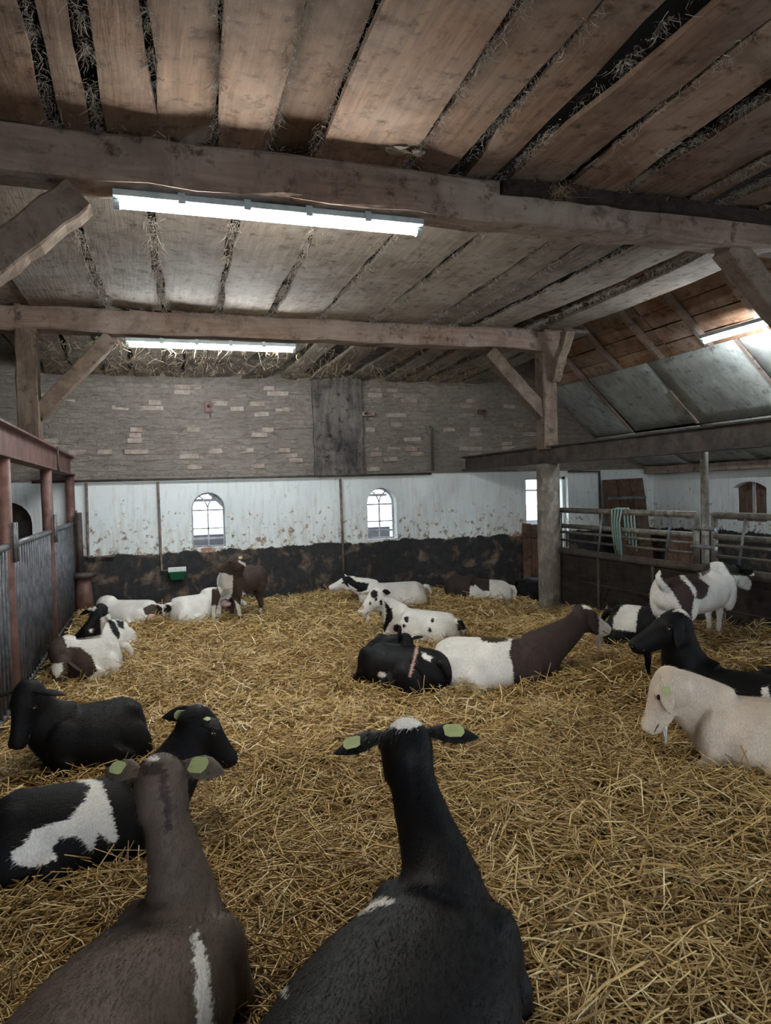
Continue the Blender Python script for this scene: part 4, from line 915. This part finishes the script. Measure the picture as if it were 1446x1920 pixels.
# --- R, S, T
goat('black goat with black beard and white forelock lying near the cream goat', (1325,1238), (1458,1258), (1268,1148,.0), (1186,1192,.0), zt=.42, s=1.06, neck=(.16,.12), nr=1.0, p1=[[(1268,1140),(1284,1140),(1300,1150),(1296,1158),(1278,1148),(1262,1145)], [(1428,1290),(1440,1285),(1446,1315),(1430,1312)], [(1190,1178),(1235,1153),(1237,1156),(1192,1182)]], ears=((1272,1196,-.10,.16),(1290,1165,.12,.14)), beard=('black',.16), fur=10000, hsc=1.22, vox=.009)
goat('cream goat lying with lowered head and drooping ears, green ear tag', (1352,1306), (1510,1322), (1240,1261,.0), (1203,1340,.05), zt=.39, s=1.06, neck=(.18,.03), nr=1.0, coats=('cream','white','pink'), p1=[], p2=[ell(1204,1338,8,6)], ears=((1254,1318,-.10,.16),(1262,1285,.14,.14)), tags=((0,.35,.9),), beard=('white',.12), fur=14000, droop=.8, hsc=1.2, vox=.009)
goat('black goat with white-haired tail lying at the manger behind the bearded black goat', (1530,1205), (1438,1200), (1580,1150,.1), (1620,1180,.05), zt=.40, s=1.0, p1=[[(1425,1240),(1436,1200),(1446,1190),(1450,1240)]], fur=4000)

# ================================================================== STRAW
SV, SF, ST_, SN = [], [], [], [0]
def straws(name, label, n, region, zlay, lens, wid, prism, seed, tilt=.22):
    rs = np.random.default_rng(seed); x, y = region(rs, n); n = len(x)
    az = rs.random(n)*2*np.pi; el = rs.normal(0, tilt, n); L = lens[0]+(lens[1]-lens[0])*rs.random(n)**1.6
    d = np.stack([np.cos(az)*np.cos(el), np.sin(az)*np.cos(el), np.sin(el)], 1); sdv = np.stack([-np.sin(az), np.cos(az), np.zeros(n)], 1); upv = np.cross(sdv, -d)
    roll = rs.normal(0, .7, n)[:,None]; a = sdv*np.cos(roll)+upv*np.sin(roll); b = -sdv*np.sin(roll)+upv*np.cos(roll)
    c = np.stack([x, y, hgt(x, y)+rs.random(n)**1.8*zlay+.006+np.abs(np.sin(el))*L*.30], 1)
    wv = (wid[0]+(wid[1]-wid[0])*rs.random(n))[:,None]; bend = (rs.normal(0, .10, n)*L)[:,None]*a + (rs.normal(-.01, .05, n)*L)[:,None]*b
    p0, p1, p2 = c-d*(L/2)[:,None], c+bend, c+d*(L/2)[:,None]
    if prism:
        rows = [np.stack([p-a*wv, p+a*wv, p+b*wv*.9], 1) for p in (p0, p1, p2)]; m = 3
        fl = []
        for r in (0, 1):
            for j in range(3): q = (j+1) % 3; fl.append((r*3+j, r*3+q, r*3+3+q, r*3+3+j))
    else:
        rows = [np.stack([p-a*wv, p+a*wv], 1) for p in (p0, p1, p2)]; m = 2; fl = [(0,1,3,2),(2,3,5,4)]
    vv = np.concatenate(rows, 1).reshape(-1, 3); K = 3*m
    ff = (np.array(fl)[None]+(np.arange(n)*K)[:,None,None]).reshape(-1, 4)
    t = np.clip(rs.beta(1.9, 1.7, n), 0, 1)
    SV.append(vv); SF.append(ff+SN[0]); SN[0] += len(vv); ST_.append(np.repeat(t, K)); return
def finish(name, label):
    vv = np.concatenate(SV); ff = np.concatenate(SF); tt = np.concatenate(ST_)
    me = bpy.data.meshes.new(name); me.vertices.add(len(vv)); me.vertices.foreach_set('co', vv.ravel().astype(np.float32))
    me.loops.add(ff.size); me.loops.foreach_set('vertex_index', ff.ravel().astype(np.int32)); me.polygons.add(len(ff))
    me.polygons.foreach_set('loop_start', np.arange(0, ff.size, 4, dtype=np.int32)); me.update(calc_edges=True)
    at = me.attributes.new('tint', 'FLOAT', 'POINT'); at.data.foreach_set('value', tt.astype(np.float32))
    o = put(name, me, M['straw']); tag(o, label, 'straw', kind='stuff'); return o
def reg(x0, x1, ya, yb, fall=0.0, wedge=True):
    def f(rs, n):
        x = x0+(x1-x0)*rs.random(n*2); y = ya+(yb-ya)*rs.random(n*2)
        P_ = np.stack([x, y, np.zeros_like(x)], 1); px, dd = proj(P_); ok = (dd > .6) & (px[:,0] > -180) & (px[:,0] < 1626) & (px[:,1] < 2150)
        return x[ok][:n], y[ok][:n]
    return f
straws('straw_litter', 'loose golden straw strewn over the pen in front', 46000, reg(-1.9, 3.6, 1.1, 4.2), .085, (.06,.33), (.0018,.0046), True, 1)
straws('straw_litter', 'loose golden straw around the resting goats mid pen', 62000, reg(-1.05, 4.95, 4.1, 7.4), .085, (.07,.27), (.002,.0042), False, 2)
straws('straw_litter', 'loose golden straw towards the black wall', 60000, reg(-.95, 5.2, 7.3, YW-.14), .09, (.08,.28), (.0028,.0052), False, 3)
def around(rs, n):
    xs, ys = [], []
    per = n//len(GOATS)
    for (base, f, k, s, w_) in GOATS:
        t = rs.random(per)*2*np.pi; rr = 1+.16*rs.random(per); u = (np.cos(t)*.60*k*rr-.05); v_ = np.sin(t)*.34*w_*s*rr; sdv = np.cross(f, V(0,0,1))
        xs.append(base[0]+f[0]*u+sdv[0]*v_); ys.append(base[1]+f[1]*u+sdv[1]*v_)
    x, y = np.concatenate(xs), np.concatenate(ys); ok = (x > XL+.1) & (x < XR) & (y < YW-.1); return x[ok], y[ok]
straws('straw_litter', 'straw banked up against the lying goats', 9000, around, .13, (.08,.24), (.002,.004), True, 4, .4)
finish('straw_litter', 'deep golden straw litter covering the pen')

# ------------------------------------------------------------------ cobwebs and hay hanging from the boards
def wisps(name, label, spots, mat, seed, lens, parent=None):
    rs = np.random.default_rng(seed); mb = MB()
    for (p, spread, cnt, ln) in spots:
        for j in range(cnt):
            q = V(*p)+rs.normal(0, 1, 3)*V(*spread); L = ln*(.3+rs.random()); dv = rs.normal(0,1,3)*V(.8,1.1,.5)-V(0,0,.75); e = q+dv*L*.8; e[2] = min(e[2], q[2]+.004); m_ = (q+e)/2+rs.normal(0,.2,3)*L*V(1,1,.3)
            wv = nrm(np.cross(e-q, rs.normal(0,1,3)))*(.0004+.0011*rs.random()**2)*lens
            mb.add([q-wv, q+wv, m_+wv, m_-wv, e], [(0,1,2,3), (3,2,4)])
    o = obj(name, mb, M[mat], parent)
    if parent is None: tag(o, label, 'cobweb', kind='stuff')
    else: o['kind'] = 'stuff'
    return o
rs = np.random.default_rng(77); sp1, sp2, sp3, sp4 = [], [], [], []
for g in G1[:13]:
    L_ = [onz(*q, ZC) for q in g[0]]; R_ = [onz(*q, ZC) for q in g[1]]
    for t in np.linspace(-.02, 1.0, 26):
        p = (L_[0]+(L_[1]-L_[0])*t+R_[0]+(R_[1]-R_[0])*t)/2
        if rs.random() < .7: sp1.append((p+V(0,0,.012), (.02,.05,.008), int(8+rs.random()**2*80), .045))
for g in G2:
    L_ = [onz(*q, ZC) for q in g[0]]; R_ = [onz(*q, ZC) for q in g[1]]
    for t in np.linspace(-.02, 1.0, 34):
        p = (L_[0]+(L_[1]-L_[0])*t+R_[0]+(R_[1]-R_[0])*t)/2
        if rs.random() < .85: sp2.append((p+V(0,0,.0), (.028,.05,.01), int(14+rs.random()**2*100), .06))
for x in np.arange(-1.2, 5, .07): sp3.append((V(x, Y1-.15, ZC-.005), (.05,.03,.012), 6, .05)); sp3.append((V(x, Y2-.14, ZC-.01), (.05,.03,.02), 12, .08)); sp3.append((V(x, Y1+.15, ZC-.01), (.05,.03,.02), 6, .08))
for x in np.arange(-1.2, 5, .05):
    for y in (8.7, 9.3, 9.9, 10.5): sp4.append((V(x, y, 3.62-.28*(y-Y2)/(YW-Y2)), (.06,.2,.03), int(2+rs.random()**3*24), .13))
for x in np.arange(4.9, 6.7, .06):
    for y in np.arange(4, 10.8, .35):
        if rs.random() < .25: sp4.append((V(x, y, zr(x)), (.05,.1,.02), 8, .10))
wisps('cobweb', 'dusty cobwebs and hay in the gaps of the near ceiling boards', sp1, 'web', 1, 1.3, ceil_)
wisps('cobweb', 'dusty cobwebs and hay in the gaps of the ceiling beyond the warm lamp', sp2, 'web', 2, 1.6, ceil_)
wisps('cobweb', 'grey dust webs along the tops of the oak beams', sp3, 'web', 3, 1.5, ceil_)
wisps('cobweb', 'hay wisps and webs hanging from the ragged boards at the brick wall', sp4, 'hay', 4, 2.0, ceil_)
# torn web sheets spanning the gaps
def websheet(p, a, b, n=5, seed=0):
    rs_ = np.random.default_rng(seed); vs = []; fs = []
    for i in range(n+1):
        for j in range(n+1):
            u, v_ = i/n-.5, j/n-.5; sc = 1-.6*abs(v_)*2*rs_.random()
            vs.append(p+a*u*sc+b*v_-V(0,0,.06)*(1-4*u*u)*(1-4*v_*v_)*np.linalg.norm(b)*3*.3+rs_.normal(0,.008,3))
    for i in range(n):
        for j in range(n):
            if rs_.random() < .88: fs.append((i*(n+1)+j, i*(n+1)+j+1, (i+1)*(n+1)+j+1, (i+1)*(n+1)+j))
    return vs, fs
for i, (px, py, lx, ly, lb_) in enumerate(((760,284,.26,.10,'white cobweb hammock at the top of the near beam'), (1250,280,.12,.20,'torn cobweb in the wide dark gap over the black batten'))):
    p = onz(px, py, ZC-.005); vs, fs = websheet(p, V(lx,0,0), V(0,ly,0), 6, i); mb = MB(); mb.add(vs, fs); tag(obj('cobweb_sheet', mb, M['web'], smooth=True), lb_, 'cobweb')
# straw caught on the lamp and a nest on the beam
lampo = [o for o in bpy.data.objects if o.name.startswith('fluorescent_lamp')]
l2 = lampo[1].location
wisps('hanging_straw', '', [(V(l2[0]-.95+.1*i, l2[1]-.02, l2[2]-.01), (.05,.02,.01), 1+(i in (5,15,16,17))*4, .16) for i in range(20)], 'hay', 9, 4.5, lampo[1])
p = onY(1050,372,Y1-.2); wn = wisps('straw_nest', 'tangle of straw stuck on the near oak beam over the black batten', [(p+V(0,0,.06), (.035,.015,.03), 160, .10)], 'hay', 10, 1.2)
del wn['kind']; wn['category'] = 'straw nest'
